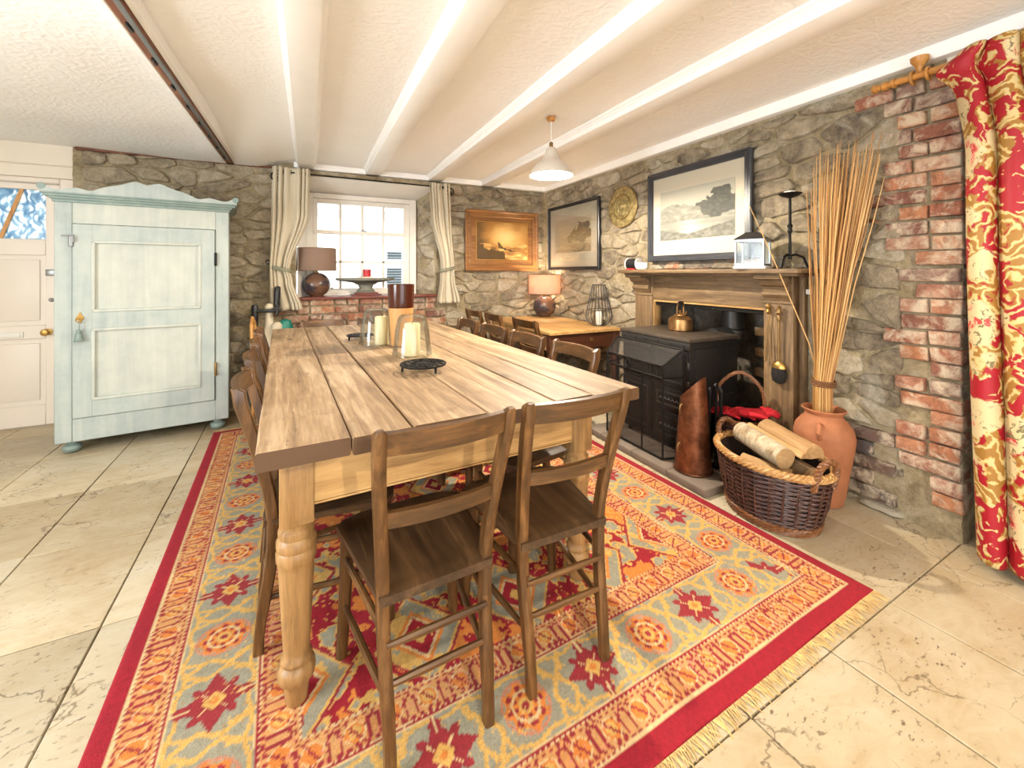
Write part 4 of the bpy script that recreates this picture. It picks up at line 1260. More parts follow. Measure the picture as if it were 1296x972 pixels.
# ------------------------------------------------------------------ things on the dining table
TT = .7915
def bottle_of(loc):
    t = thing('stoneware_vase', 'tall cylindrical stoneware vase, brown glazed above and tan below, on dining table', 'vase', loc)
    bm = NB(); lathe(bm, [(.050, 0), (.054, .004), (.060, .10), (.068, .212)], 32, cap=False); lathe(bm, [(.052, .003), (0.001, .003)], 32, cap=False); lathe(bm, [(.050, 0), (0.001, 0)], 32, cap=False); obj('tan_body', bm, MT['glaze_tan'], t)
    pr_ = []
    for i in range(13): pr_.append((.0685 + .0012 * (i % 2) + .004 * i / 12, .212 + .128 * i / 12))
    bm = NB(); lathe(bm, pr_ + [(.073, .344), (.066, .342), (.060, .20), (.050, .02), (.001, .02)], 36, cap=False); obj('glazed_upper', bm, MT['glaze_dark'], t)
bottle_of((.470, 2.39, TT))
def pillar(loc, lab, r=.038, h=.158, m='candle'):
    t = thing('pillar_candle', lab, 'candle', loc)
    bm = NB(); lathe(bm, [(r - .002, 0), (r, .003), (r, h - .006), (r - .004, h), (r * .6, h - .004), (.002, h - .007)], 24); obj('wax', bm, MT[m], t)
    bm = NB(); tube(bm, [(0, 0, h - .01), (.001, 0, h + .004), (.004, 0, h + .010)], .0015, 6); obj('candle_wick', bm, MT['wick'], t)
    return t
def hurricane(loc, lab):
    bm = NB(); prof = [(.096, 0), (.098, .006), (.094, .03), (.082, .13), (.070, .185), (.062, .198), (.048, .204)]
    lathe(bm, prof + [(r - .003, z - .002) for r, z in reversed(prof[1:])] , 36, cap=False)
    o = obj('hurricane_glass', bm, MT['jar_glass'], None, 60); o.location = loc
    return tag(o, lab, 'glass')
hurricane((.462, 2.075, TT), 'clear glass hurricane shade over the candle by the nearer trivet')
pillar((.462, 2.075, TT), 'ivory pillar candle in glass beside the round iron trivet in the table middle')
hurricane((.352, 2.50, TT), 'clear glass hurricane shade over the candle behind the stoneware vase')
pillar((.378, 2.48, TT), 'ivory pillar candle in glass behind the stoneware vase')
def trivet(loc, lab, r=.092, rz=0):
    t = thing('iron_trivet', lab, 'trivet', loc, rz)
    zt = .028
    bm = NB()
    for rr in (r, r * .62, r * .28): tube(bm, [(rr * math.cos(2 * PI * i / 40), rr * math.sin(2 * PI * i / 40), zt) for i in range(40)], .0042, 6, True)
    for k in range(12):
        a = 2 * PI * k / 12
        tube(bm, [(r * (.28 + .72 * u) * math.cos(a + .35 * math.sin(u * PI)), r * (.28 + .72 * u) * math.sin(a + .35 * math.sin(u * PI)), zt) for u in (0, .25, .5, .75, 1)], .0032, 5)
        tube(bm, [(r * .81 * math.cos(a + .13) + r * .085 * math.cos(q), r * .81 * math.sin(a + .13) + r * .085 * math.sin(q), zt) for q in [2 * PI * i / 10 for i in range(10)]], .0028, 5, True)
    lathe(bm, [(.001, zt - .003), (r * .22, zt - .003), (r * .2, zt + .004), (.001, zt + .006)], 16, cap=False)
    obj('openwork_plate', bm, MT['iron'], t)
    for k in range(3):
        a = 2 * PI * k / 3 + .9
        bm = NB(); tube(bm, [(r * .9 * math.cos(a), r * .9 * math.sin(a), zt), (r * .93 * math.cos(a), r * .93 * math.sin(a), 0)], [.006, .004], 8); obj('foot', bm, MT['iron'], t)
trivet((.432, 1.735, TT), 'round black openwork iron trivet on three feet beside the vase and candle')
trivet((.285, 2.70, TT), 'smaller black iron trivet at the window end of the table behind the candles', .075, .5)
# ------------------------------------------------------------------ cloth helper
def cloth(name, nu, nv, posf, uvf, m, parent=None, thick=.0025):
    bm = NB(); uvl = bm.loops.layers.uv.new('UVMap')
    V = [[bm.verts.new(posf(i / nu, j / nv)) for i in range(nu + 1)] for j in range(nv + 1)]
    for j in range(nv):
        for i in range(nu):
            f = bm.faces.new((V[j][i], V[j][i + 1], V[j + 1][i + 1], V[j + 1][i]))
            for l, (a, b) in zip(f.loops, ((i, j), (i + 1, j), (i + 1, j + 1), (i, j + 1))): l[uvl].uv = uvf(a / nu, b / nv)
    me = bpy.data.meshes.new(name); bm.to_mesh(me); bm.free(); me.materials.append(m)
    me.polygons.foreach_set('use_smooth', [True] * len(me.polygons))
    o = bpy.data.objects.new(name, me); C.objects.link(o)
    if parent: o.parent = parent
    md = o.modifiers.new('thickness', 'SOLIDIFY'); md.thickness = thick; md.offset = 0
    return o
def lerp_tab(tab, t):
    for (a, va), (b, vb) in zip(tab, tab[1:]):
        if t <= b:
            k = (t - a) / (b - a); k = k * k * (3 - 2 * k); return va + (vb - va) * k
    return tab[-1][1]

# ------------------------------------------------------------------ window curtains on an iron rod
rod = thing('curtain_rod', 'black iron curtain rod with scrolled ends above the sash window', 'curtain rod', (.55, 4.315, 2.112))
bm = NB(); tube(bm, [(-.80, 0, 0), (.80, 0, -.008)], .007, 8); obj('rod', bm, MT['iron'], rod)
for s in (-1, 1):
    bm = NB(); P = []
    for i in range(40):
        u = i / 39; a = PI / 2 + u * 3.6 * PI; r = .052 * (1 - u * .72)
        P.append((s * (.812 + .0 - .0 + (r * math.cos(a)) * 1.0 + .0), -.012, -.045 + r * math.sin(a)))
    tube(bm, P, .0065, 8); obj('scroll_finial', bm, MT['iron'], rod)
    bm = NB(); tube(bm, [(s * .74, 0, 0), (s * .74, .08, -.015)], .006, 8); obj('bracket', bm, MT['iron'], rod)
def curtain(lab, L, Rr, z0, z1, nf, tie_z, hookx, side):
    t = thing('window_curtain', lab, 'curtain', (0, 0, 0))
    cx_ = (L[0][1] + Rr[0][1]) / 2; t.location = (cx_, 4.30, z1)
    def pos(u, v):
        z = z0 + (z1 - z0) * v
        x = lerp_tab(L, v) * (1 - u) + lerp_tab(Rr, v) * u
        w = lerp_tab(Rr, v) - lerp_tab(L, v); w0 = Rr[0][1] - L[0][1]
        am = (.018 + .010 * math.sin(u * 9 + 1)) + .016 * min(1.5, max(0, 1.3 - w / w0))
        ph = 2 * PI * nf * (u + .06 * math.sin(u * 7 + nf) + .03 * math.sin(u * 13 + 2)) + .9 * math.sin(v * 3 + u * 4)
        y = am * math.sin(ph) + .008 * math.sin(ph * .5 + 2 * v) + .006 * mnoise.noise((u * 4, v * 5, nf))
        x += .006 * math.cos(ph)
        if v > .97: z += .003 * math.sin(ph)
        return (x - cx_, y, z - z1)
    cloth('linen_drop', 96, 70, pos, lambda u, v: (u * .5, v * 1.3), MT['linen'], t)
    for k in range(5):
        u = (k + .5) / 5; p = pos(u, 0.01)
        bm = NB(); tube(bm, [(p[0], p[1] * .3 + .012 * math.cos(a) , p[2] - .028 + .018 * math.sin(a)) for a in [2 * PI * i / 14 for i in range(14)]], .0028, 6, True); obj('eyelet_ring', bm, MT['iron'], t)
    vt = (z0 - tie_z) / (z0 - z1)
    xl = lerp_tab(L, vt) - cx_; xr = lerp_tab(Rr, vt) - cx_
    def band(u, v):
        a = 2 * PI * u
        xx = (xl + xr) / 2 + ((xr - xl) / 2 + .014) * math.cos(a)
        return (xx, .050 * math.sin(a) - .002, tie_z - z1 - .016 + .032 * v + side * .22 * (xx - (xl + xr) / 2))
    cloth('tie_back', 40, 3, band, lambda u, v: (u, v), MT['tie'], t, .004)
    h = thing('tieback_hook', 'small curled black iron hook on the stone wall holding ' + ('the curtain nearer the wardrobe' if side < 0 else 'the curtain nearer the gilt-framed painting'), 'hook', (hookx, YF - .025, tie_z + .06))
    bm = NB(); tube(bm, [(0, .03, 0), (0, -.01, 0)] + [(-side * (.018 - .018 * math.cos(a)) * .9, -.018, .018 * math.sin(a)) for a in [i * .5 for i in range(12)]], .0045, 8); obj('iron_scroll', bm, MT['iron'], h)
curtain('cream linen curtain tied back beside the wardrobe end of the sash window', [(0, -.295), (.5, -.305), (.72, -.312), (1, -.315)], [(0, .015), (.30, .005), (.72, -.150), (.8, -.125), (1, -.045)], 2.152, .862, 6, 1.235, -.345, -1)
curtain('cream linen curtain tied back beside the gilt-framed painting', [(0, 1.130), (.25, 1.150), (.70, 1.262), (.8, 1.25), (1, 1.208)], [(0, 1.352), (.4, 1.365), (.70, 1.392), (.8, 1.40), (1, 1.465)], 2.140, .880, 5, 1.235, 1.425, 1)

# ------------------------------------------------------------------ table lamps
def table_lamp(loc, lab, r, sw, sh, lit):
    t = thing('table_lamp', lab, 'lamp', loc)
    bm = NB(); prof = [(.055, 0)] + [(r * math.cos(a), r * .93 + r * .96 * math.sin(a)) for a in [-1.10 + i * (2.35 / 18) for i in range(19)]]
    prof[1] = (prof[1][0], 0.004); lathe(bm, prof, 32); obj('round_base', bm, MT['lamp_base'], t)
    zt = prof[-1][1]
    bm = NB(); lathe(bm, [(.022, zt - .012), (.020, zt + .01), (.009, zt + .014), (.009, zt + .06), (.015, zt + .062), (.015, zt + .095)], 16); obj('stem', bm, MT['brass_dull'], t)
    z0 = zt + .025
    bm = NB(); lathe(bm, [(sw, z0), (sw * .98, z0 + sh), (sw * .98 - .003, z0 + sh), (sw - .003, z0)], 40, cap=False); sh_ = obj('drum_shade', bm, MT['shade_lit'] if lit else MT['shade_off'], t, 60)
    bm = NB()
    for z in (z0, z0 + sh): tube(bm, [(sw * (1 if z == z0 else .98) * math.cos(2 * PI * i / 40), sw * (1 if z == z0 else .98) * math.sin(2 * PI * i / 40), z) for i in range(40)], .003, 6, True)
    for k in range(3):
        a = 2 * PI * k / 3; tube(bm, [(0, 0, zt + .075), (sw * .98 * math.cos(a), sw * .98 * math.sin(a), z0 + .02)], .002, 5)
    obj('shade_ring', bm, MT['brass_dull'], sh_)
    bm = NB(); sphere(bm, (0, 0, zt + .125), .028, 16, 10, (1, 1, 1.15)); obj('bulb', bm, MT['bulb'] if lit else MT['white_plastic'], t)
    if lit:
        l = bpy.data.lights.new('lamp_light', 'POINT'); l.energy = 8; l.color = (1, .78, .52); l.shadow_soft_size = .03
        lo = bpy.data.objects.new('lamp_light', l); C.objects.link(lo); lo.location = (0, 0, zt + .165); lo.parent = t
table_lamp((.075, 4.50, .968), 'round dark table lamp with taupe shade, unlit, on the window sill', .123, .178, .215, False)
table_lamp((2.41, 4.11, .700), 'round dark table lamp with glowing copper shade on the pine side table', .128, .180, .215, True)

# wooden pedestal dish and what stands on it
pd = thing('pedestal_dish', 'wide weathered wooden pedestal dish standing on the window sill', 'dish', (.530, 4.50, .968))
bm = NB(); lathe(bm, [(.05, .118), (.26, .150), (.285, .156), (.290, .168), (.282, .178), (.25, .170), (.001, .164)], 40, xf(s=(1, .42, 1))); obj('dish', bm, MT['grey_wood'], pd)
bm = NB(); lathe(bm, [(.10, .03), (.085, .05), (.065, .075), (.075, .105), (.12, .125)], 28, xf(s=(1, .6, 1))); obj('pedestal', bm, MT['grey_wood'], pd)
bm = NB(); bx(bm, -.145, .145, -.075, .075, 0, .016, None, .004); bx(bm, -.115, .115, -.06, .06, .016, .032, None, .004); obj('plinth', bm, MT['sill'], pd)
bm = NB(); bx(bm, -.075, .075, -.04, .04, 0, .022, None, .006, 2)
o = obj('cream_box', bm, MT['cream_plastic']); o.location = (.525, 4.50, 1.137); tag(o, 'small flat cream box lying in the wooden pedestal dish', 'box')
t = thing('red_candle_jar', 'small red glass candle jar standing in the wooden pedestal dish', 'candle', (.545, 4.535, 1.1335))
bm = NB(); lathe(bm, [(.030, 0), (.038, .006), (.040, .085), (.036, .085), (.034, .06), (.001, .058)], 20); obj('jar', bm, MT['red_plastic'], t)
bm = NB(); lathe(bm, [(.041, .083), (.041, .098), (.03, .10), (.001, .10)], 20); obj('lid', bm, MT['red_plastic'], t)

# ------------------------------------------------------------------ things in the corner by the curtain
bc = thing('bentwood_chair', 'honey coloured bentwood chair by the stone wall beside the wardrobe', 'chair', (-.240, 4.018, 0), R(-90)); bc.scale = (.9, .9, .985)
bm = NB(); tube(bm, [(-.15, -.17, 0), (-.16, -.165, .42), (-.165, -.175, .62), (-.12, -.185, .79), (0, -.19, .842), (.12, -.185, .79), (.165, -.175, .62), (.16, -.165, .42), (.15, -.17, 0)], .014, 8); obj('hoop_back', bm, MT['bentwood'], bc)
bm = NB(); tube(bm, [(-.09, -.165, .43), (-.09, -.178, .60), (0, -.184, .72), (.09, -.178, .60), (.09, -.165, .43)], .010, 8); obj('inner_hoop', bm, MT['bentwood'], bc)
bm = NB(); lathe(bm, [(.17, .405), (.19, .41), (.195, .425), (.185, .437), (.10, .430), (.001, .428)], 32); obj('seat', bm, MT['bentwood'], bc)
for s in (-1, 1):
    bm = NB(); tube(bm, [(s * .13, .12, .41), (s * .16, .155, 0)], [.017, .012], 8); obj('leg', bm, MT['bentwood'], bc)
ap = thing('upright_cleaner', 'upright appliance with black grips, cream casing and teal tank behind the bentwood chair', 'appliance', (-.305, 4.216, 0))
bm = NB(); bx(bm, -.062, .11, -.065, .07, 0, .07, None, .02, 2); obj('floor_head', bm, MT['black_plastic'], ap)
bm = NB(); lathe(bm, [(.05, .06), (.075, .12), (.08, .40), (.070, .62), (.035, .74), (.03, .86), (.04, .90), (.02, .93)], 20, xf((0, 0, 0), s=(1, .8, 1))); obj('casing', bm, MT['cream_plastic'], ap)
bm = NB(); lathe(bm, [(.022, .90), (.026, .93), (.024, .96), (.026, 1.03), (.024, 1.08), (.016, 1.09)], 16, xf((.025, 0, -.01), 0, R(2))); obj('grip', bm, MT['black_plastic'], ap)
bm = NB(); tube(bm, [(-.10, -.03, .10), (-.10, -.03, .60), (-.105, -.03, .74)], .014, 10); lathe(bm, [(.022, .74), (.026, .76), (.026, .91), (.02, .925)], 16, xf((-.105, -.03, 0))); obj('wand_grip', bm, MT['black_plastic'], ap)
bm = NB(); bx(bm, -.10, .09, -.055, -.02, .855, .885, None, .008, 2); bx(bm, .05, .075, -.075, 0, .83, .92, None, .006); obj('clamp_bar', bm, MT['black_plastic'], ap)
bm = NB(); lathe(bm, [(.05, .60), (.062, .62), (.062, .72), (.045, .775), (.015, .79)], 18, xf((.125, -.02, 0))); obj('water_tank', bm, MT['teal'], ap)
bm = NB(); lathe(bm, [(.045, .60), (.050, .62), (.046, .74), (.02, .77)], 18, xf((.065, -.05, 0))); obj('clear_cup', bm, MT['cream_plastic'], ap)

# ------------------------------------------------------------------ side table with its three chairs
st = thing('side_table', 'pine side table with dark mahogany drawer end against the fireplace wall', 'table', (2.185, 3.62, 0))
bm = NB()
for k in range(3): bx(bm, -.375 + k * .25, -.375 + (k + 1) * .25 - .0015, -.627, .627, .672, .700, None, .003)
obj('top', bm, MT['side_top'], st)
bm = NB(); bx(bm, -.345, .345, -.610, -.585, .535, .672, None, .003); ap_ = obj('drawer_end', bm, MT['mahogany'], st)
bm = NB(); bx(bm, .045, .075, -.616, -.609, .595, .625, None, .002); obj('drawer_catch', bm, MT['brass_dull'], ap_)
bm = NB(); bx(bm, -.345, .345, .585, .610, .535, .672, None, .003); obj('apron', bm, MT['pine_x'], st)
for s in (-1, 1):
    bm = NB(); bx(bm, s * .350 - .012, s * .350 + .012, -.585, .585, .535, .672, None, .003); obj('apron', bm, MT['pine_y'], st)
bm = NB(); bx(bm, -.372, -.340, -.57, -.50, .664, .671, None, .002); obj('leaf_hinge', bm, MT['iron'], st)
for sx in (-1, 1):
    for sy in (-1, 1):
        bm = NB(); box(bm, (0, 0, .60), (.062, .062, .144), xf((sx * .338, sy * .582, 0)), .004); lathe(bm, [(.022, 0), (.03, .03), (.024, .06), (.032, .30), (.034, .45), (.028, .49), (.031, .53)], 18, xf((sx * .338, sy * .582, 0))); obj('leg', bm, MT['mahogany' if sy < 0 else 'pine_z'], st)
bm = NB(); bx(bm, -.22, .33, -.50, .55, .10, .13, None, .004); obj('added_dark_shelf', bm, MT['mahogany'], st)  # invented shelf, dark to fill the shaded space under the table
sidelab = ['nearest the stove', 'in the middle of the row', 'nearest the gilt-framed painting']
for k, (x, y) in enumerate(((1.725, 2.800), (1.690, 3.305), (1.665, 3.725))):
    dup(chair0, (x, y, RUGZ + .0018), R(-90 + random.uniform(-2, 2)), 'brown wooden chair pushed up to the pine side table, ' + sidelab[k], 'chairs along the side table')
# wire lantern
wl = thing('wire_lantern', 'grey wire cage lantern, wide at the base, on the pine side table', 'lantern', (2.47, 3.20, .700))
wp = [(.056, .004), (.092, .024), (.118, .060), (.124, .095), (.114, .15), (.090, .25), (.072, .33), (.062, .385)]
for k in range(20):
    a = 2 * PI * k / 20
    bm = NB(); tube(bm, [(r * math.cos(a), r * math.sin(a), z) for r, z in wp], .0024, 6); obj('wire', bm, MT['wire'], wl)
for r, z in ((.056, .004), (.114, .15), (.090, .25), (.062, .385)):
    bm = NB(); tube(bm, [(r * math.cos(2 * PI * i / 32), r * math.sin(2 * PI * i / 32), z) for i in range(32)], .003, 6, True); obj('hoop', bm, MT['wire'], wl)
bm = NB(); lathe(bm, [(.05, .001), (.052, .006), (.001, .007)], 24); obj('candle_plate', bm, MT['wire'], wl)
bm = NB(); tube(bm, [(-.062, 0, .385), (-.080, -.035, .29), (-.02, -.098, .24), (.066, -.080, .32), (.062, 0, .385)], .0028, 6); obj('swing_handle', bm, MT['wire'], wl)
pillar((2.47, 3.20, .7075), 'white pillar candle inside the wire cage lantern on the side table', .030, .125, 'white_wax')

# ------------------------------------------------------------------ pictures
def picture(name, lab, loc, rz, w, h, fw, fd, fm, colf, mount=None, slip=None, tilt=0.0, inner=None):
    t = thing(name, lab, 'picture', loc, rz)
    for nm, pts in (('frame_rail', [(-w / 2, h), (w / 2, h), (w / 2 - fw, h - fw), (-w / 2 + fw, h - fw)]), ('frame_rail', [(-w / 2, 0), (w / 2, 0), (w / 2 - fw, fw), (-w / 2 + fw, fw)]),
                    ('frame_stile', [(-w / 2, 0), (-w / 2, h), (-w / 2 + fw, h - fw), (-w / 2 + fw, fw)]), ('frame_stile', [(w / 2, 0), (w / 2, h), (w / 2 - fw, h - fw), (w / 2 - fw, fw)])):
        bm = NB(); prism(bm, pts, -fd, 0)
        cx_ = sum(p[0] for p in pts) / 4; cz_ = sum(p[1] for p in pts) / 4
        pts2 = [(p[0] + (cx_ - p[0]) * (.0), p[1]) for p in pts]
        # raised outer bead
        o_ = [pts[0], pts[1]]
        d0 = Vector((pts[0][0], -fd, pts[0][1])); d1 = Vector((pts[1][0], -fd, pts[1][1]))
        ins = Vector((0, 0, 0)) + (Vector((0, 0, h / 2)) - (d0 + d1) / 2) * 0
        tube(bm, [d0 * .985 + Vector((0, -.0, h / 2 * .015)), d1 * .985 + Vector((0, 0, h / 2 * .015))], fw * .26, 8)
        if inner: 
            e0 = Vector((pts[3][0], -fd * .9, pts[3][1])); e1 = Vector((pts[2][0], -fd * .9, pts[2][1])); tube(bm, [e0, e1], fw * .16, 8)
        obj(nm, bm, fm, t)
    iw, ih = w - 2 * fw, h - 2 * fw
    y = -fd * .45
    if mount:
        ml, mr, mb, mt, mm = mount
        bm = NB(); bx(bm, -iw / 2 - .003, iw / 2 + .003, y, y + .004, fw - .003, h - fw + .003); obj('mount', bm, mm, t)
    else:
        ml = mr = mb = mt = 0
    x0, x1, z0, z1 = -iw / 2 + ml, iw / 2 - mr, fw + mb, h - fw - mt
    if slip:
        bm = NB()
        s_ = .006
        for q in ((x0 - s_, x1 + s_, z0 - s_, z0), (x0 - s_, x1 + s_, z1, z1 + s_), (x0 - s_, x0, z0, z1), (x1, x1 + s_, z0, z1)): bx(bm, q[0], q[1], y - .004, y, q[2], q[3])
        obj('gilt_slip', bm, MT['gilt'], t)
    me = color_grid('print', 150, int(150 * (z1 - z0) / (x1 - x0)), lambda U, V: np.stack([x0 + (x1 - x0) * U, np.full_like(U, y - .0015), z0 + (z1 - z0) * V], -1), colf, MT['print'], (0, .001, 0))
    o = bpy.data.objects.new('print', me); C.objects.link(o); o.parent = t
    bm = NB(); bx(bm, -iw / 2, iw / 2, y - .010, y - .008, fw, h - fw); obj('glass_pane', bm, MT['pic_glass'], t)
    bm = NB(); bx(bm, -w / 2 + .004, w / 2 - .004, -.004, .0, .004, h - .004); obj('backing', bm, MT['mahogany'], t)
    return t
def lin(c): return np.array(srgb(*c)[:3])
def ramp_np(f, stops):
    f = np.clip(f, 0, 1)[..., None]; out = np.zeros(f.shape[:-1] + (3,)) + lin(stops[0][1])
    for (a, ca_), (b, cb) in zip(stops, stops[1:]):
        k = np.clip((f - a) / (b - a), 0, 1); out = out * (1 - k) + lin(cb) * k
    return out
def sea_painting(U, V):
    sky = .58 + .35 * np.exp(-((U - .55) / .35) ** 2 - ((V - .62) / .3) ** 2) + .28 * (fbm(U * 5, V * 6, 4) - .5)
    sky -= .42 * np.exp(-(U / .26) ** 2) * (1 - .35 * V)
    wave = fbm(U * 7 + V * 2, V * 16, 8)
    sea = .45 + .55 * (wave - .38) * 1.7 + .18 * U
    hor = .40 + .03 * np.sin(U * 9)
    f = np.where(V < hor, sea, sky)
    rock = (V < .40 - .62 * U + .34 * (fbm(U * 13, V * 9, 2) - .3)) & (U < .55)
    f = np.where(rock, .10 + .14 * fbm(U * 24, V * 24, 1), f)
    ship = (np.abs(U - .46 - (V - .34) * -.35) < .055 * (1 - (V - .30) * 4.5)) & (V > .30) & (V < .47)
    f = np.where(ship, .12 + .2 * vn(U * 40, V * 30, 4), f)
    wreck = (np.abs(V - (.30 - .35 * (U - .5))) < .022 * (1 + np.sin(U * 60) * .5)) & (U > .46) & (U < .74)
    f = np.where(wreck, .16, f)
    return ramp_np(f, [(0, (48, 40, 22)), (.3, (112, 82, 42)), (.6, (190, 136, 70)), (.85, (232, 188, 118)), (1, (244, 214, 150))])
def lake_print(U, V):
    f = .80 - .12 * fbm(U * 3, V * 5, 6) - .1 * (1 - V)
    hill = V < .34 + .10 * np.sin(U * 3 + 1) + .03 * fbm(U * 10, V * 0 + 1, 2); f = np.where(hill & (V > .24), .58 + .1 * fbm(U * 14, V * 14, 3), f)
    water = V < .26; f = np.where(water, .72 - .25 * fbm(U * 4, V * 22, 9), f)
    ed = .05 * fbm(U * 18, V * 18, 7) * 2
    tree = (((U - .76) / .30) ** 2 + ((V - .56) / .36) ** 2 < .55 + 1.7 * (fbm(U * 9, V * 9, 7) - .42)) & (V > .2)
    f = np.where(tree, .20 + .45 * (fbm(U * 26, V * 30, 11) - .22), f)
    refl = (((U - .74) / .34) ** 2 + ((V - .12) / .14) ** 2 < .7 + .9 * (fbm(U * 6, V * 30, 19) - .4)); f = np.where(refl, .32 + .3 * fbm(U * 20, V * 50, 5), f)
    bush = (((U - .5) / .15) ** 2 + ((V - .40) / .14) ** 2 < .6 + 1.6 * (fbm(U * 13, V * 13, 17) - .42)); f = np.where(bush, .30 + .35 * (fbm(U * 30, V * 30, 2) - .2), f)
    return ramp_np(f, [(0, (46, 42, 36)), (.35, (104, 96, 80)), (.65, (176, 164, 140)), (1, (232, 222, 198))])
def valley_print(U, V):
    f = .80 - .10 * fbm(U * 3, V * 4, 16)
    ridge = .56 + .10 * np.sin(U * 5 + .5) + .07 * fbm(U * 9, V * 0 + 2, 3); ridge = ridge + .10 * (fbm(U * 16, V * 10, 31) - .5); hills = V < ridge; f = np.where(hills & (V > .34), .38 + .35 * fbm(U * 18, V * 24, 4), f)
    ed = .06 * fbm(U * 20, V * 20, 7)
    tr = (((U - .80) / .30) ** 2 + ((V - .60) / .30) ** 2 < .55 + 1.8 * (fbm(U * 9, V * 8, 7) - .40)); f = np.where(tr, .16 + .40 * (fbm(U * 30, V * 34, 9) - .2), f)
    wat = V < .36; f = np.where(wat, .55 + .30 * (fbm(U * 5, V * 20, 12) - .4) + .25 * np.exp(-((U - .45) / .16) ** 2), f)
    bank = (V < .36) & (V < .10 + .30 * np.abs(U - .42)); f = np.where(bank, .30 + .35 * fbm(U * 26, V * 26, 14), f)
    return ramp_np(f, [(0, (56, 56, 54)), (.35, (98, 98, 92)), (.62, (152, 150, 140)), (.85, (196, 191, 176)), (1, (204, 198, 182))])
picture('framed_painting', 'stormy sea painting in a wide golden oak frame on the window wall', (2.0, YF - .034, 1.227), 0, .90, .665, .058, .030, MT['frame_gold'], sea_painting, (.075, .075, .065, .065, MT['frame_gold']), True, inner=True)
picture('framed_print', 'black-framed lake and trees engraving above the copper-shaded lamp', (XR - .034, 3.762, 1.231), R(-90), .957, .715, .032, .022, MT['black_frame'], lake_print, (.11, .11, .155, .13, MT['mount']))
bp = picture('framed_print', 'large grey-black framed valley engraving propped above the mantelpiece', (XR - .034, 2.178, 1.292), R(-90), .895, .705, .045, .026, MT['slate_frame'], valley_print, (.075, .075, .115, .115, MT['mount']))
# embossed brass plate
pl = thing('brass_plate', 'round embossed brass plate hanging on the stone wall between the two engravings', 'plate', (XR - .034, 2.968, 1.794), R(-90))
bm = NB(); lathe(bm, [(.186, -.004), (.188, .002), (.184, .008), (.172, .010), (.118, .012), (.112, .004), (.108, .003), (.104, .010), (.098, .006), (.001, .014)], 56, xf(rx=R(90))); obj('dish', bm, MT['plate'], pl)
bm = NB(); tube(bm, [(.183 * math.cos(a), -.008, .183 * math.sin(a)) for a in [2 * PI * i / 56 for i in range(56)]], .004, 6, True); tube(bm, [(.110 * math.cos(a), -.010, .110 * math.sin(a)) for a in [2 * PI * i / 48 for i in range(48)]], .005, 6, True); obj('rim_bead', bm, MT['brass_dull'], pl)
bm = NB()
for k in range(9):
    a = 2 * PI * k / 9 + .2; rr = .045 + .016 * (k % 2); sphere(bm, (rr * math.cos(a), -.012, rr * math.sin(a)), .019, 10, 6, (1, .5, 1.2))
sphere(bm, (0, -.012, 0), .028, 12, 8, (1, .5, 1)); obj('embossed_figure', bm, MT['plate'], pl)
# ------------------------------------------------------------------ mantelpiece
mp = thing('mantelpiece', 'old bare pine fire surround with shelf and scrolled corbels', 'mantelpiece', (2.5, 2.10, 0))
def mb(name, x0, x1, y0, y1, z0, z1, m, bev=.004, par=None):
    bm = NB(); bx(bm, x0 - 2.5, x1 - 2.5, y0 - 2.10, y1 - 2.10, z0, z1, None, bev, 2); return obj(name, bm, m, par or mp)
mb('shelf', 2.340, 2.592, 1.335, 2.780, 1.196, 1.222, MT['mantel_Y'], .005)
bm = NB(); bx(bm, -.09, .09, -.72, .68, 1.180, 1.197, None, .006, 2); obj('bed_moulding', bm, MT['mantel_Y'], mp)
mb('frieze', 2.505, 2.585, 1.615, 2.555, .985, 1.185, MT['mantel_Y'])
mb('inner_slip', 2.515, 2.585, 1.615, 2.555, .968, .990, MT['pine_y'])
for (y0, y1) in ((1.452, 1.622), (2.548, 2.742)):
    mb('pilaster', 2.500, 2.585, y0, y1, .0 if y0 > 2 else 0.0, 1.185, MT['mantel_Z'])
    mb('capital_block', 2.490, 2.52, y0 - .006, y1 + .006, 1.015, 1.032, MT['mantel_Y'])
    bm = NB(); pts = [(2.585, 1.182), (2.385, 1.182), (2.382, 1.165), (2.400, 1.158), (2.430, 1.155), (2.434, 1.140), (2.446, 1.125), (2.470, 1.115), (2.474, 1.098), (2.462, 1.085), (2.462, 1.070), (2.480, 1.052), (2.492, 1.034), (2.585, 1.034)]
    prism(bm, [(p[0] - 2.5, p[1]) for p in pts], y0 - 2.10 + .008, y1 - 2.10 - .008); obj('corbel', bm, MT['mantel_Y'], mp, 25)
for y in (1.626, 2.544):
    mb('edge_strip', 2.512, 2.585, y - .007, y + .007, 0, .985, MT['pine_z'], .002)
mb('side_board', 2.555, 2.590, 1.425, 1.453, 0, 1.19, MT['mantel_Z'], .003)
bm = NB(); bx(bm, .03, .05, -.47, .44, .940, .968, None, .003); obj('lintel_bar', bm, MT['iron'], mp)
# hearth of slate slabs
hb = thing('hearth', 'raised hearth of brown-grey slate slabs under the stove', 'hearth', (2.15, 2.1, 0))
for (x0, x1, y0, y1) in ((1.888, 2.128, 1.545, 1.812), (1.888, 2.118, 1.816, 2.108), (1.888, 2.124, 2.112, 2.425), (1.888, 2.12, 2.429, 2.585), (2.132, 2.492, 1.552, 1.85), (2.126, 2.60, 1.854, 2.20), (2.128, 2.60, 2.204, 2.535)):
    if x1 > 2.55 and y0 < 1.64: x1 = 2.49
    bm = NB(); bx(bm, x0 - 2.15, x1 - 2.15, y0 - 2.1, y1 - 2.1, 0, .046 + random.uniform(-.002, .002), None, .008, 2)
    for v in bm.verts: v.co += mnoise.noise_vector(v.co * 9) * .004 * (1 if v.co.z > .01 else 0)
    obj('slab', bm, MT['slate'], hb, 50)

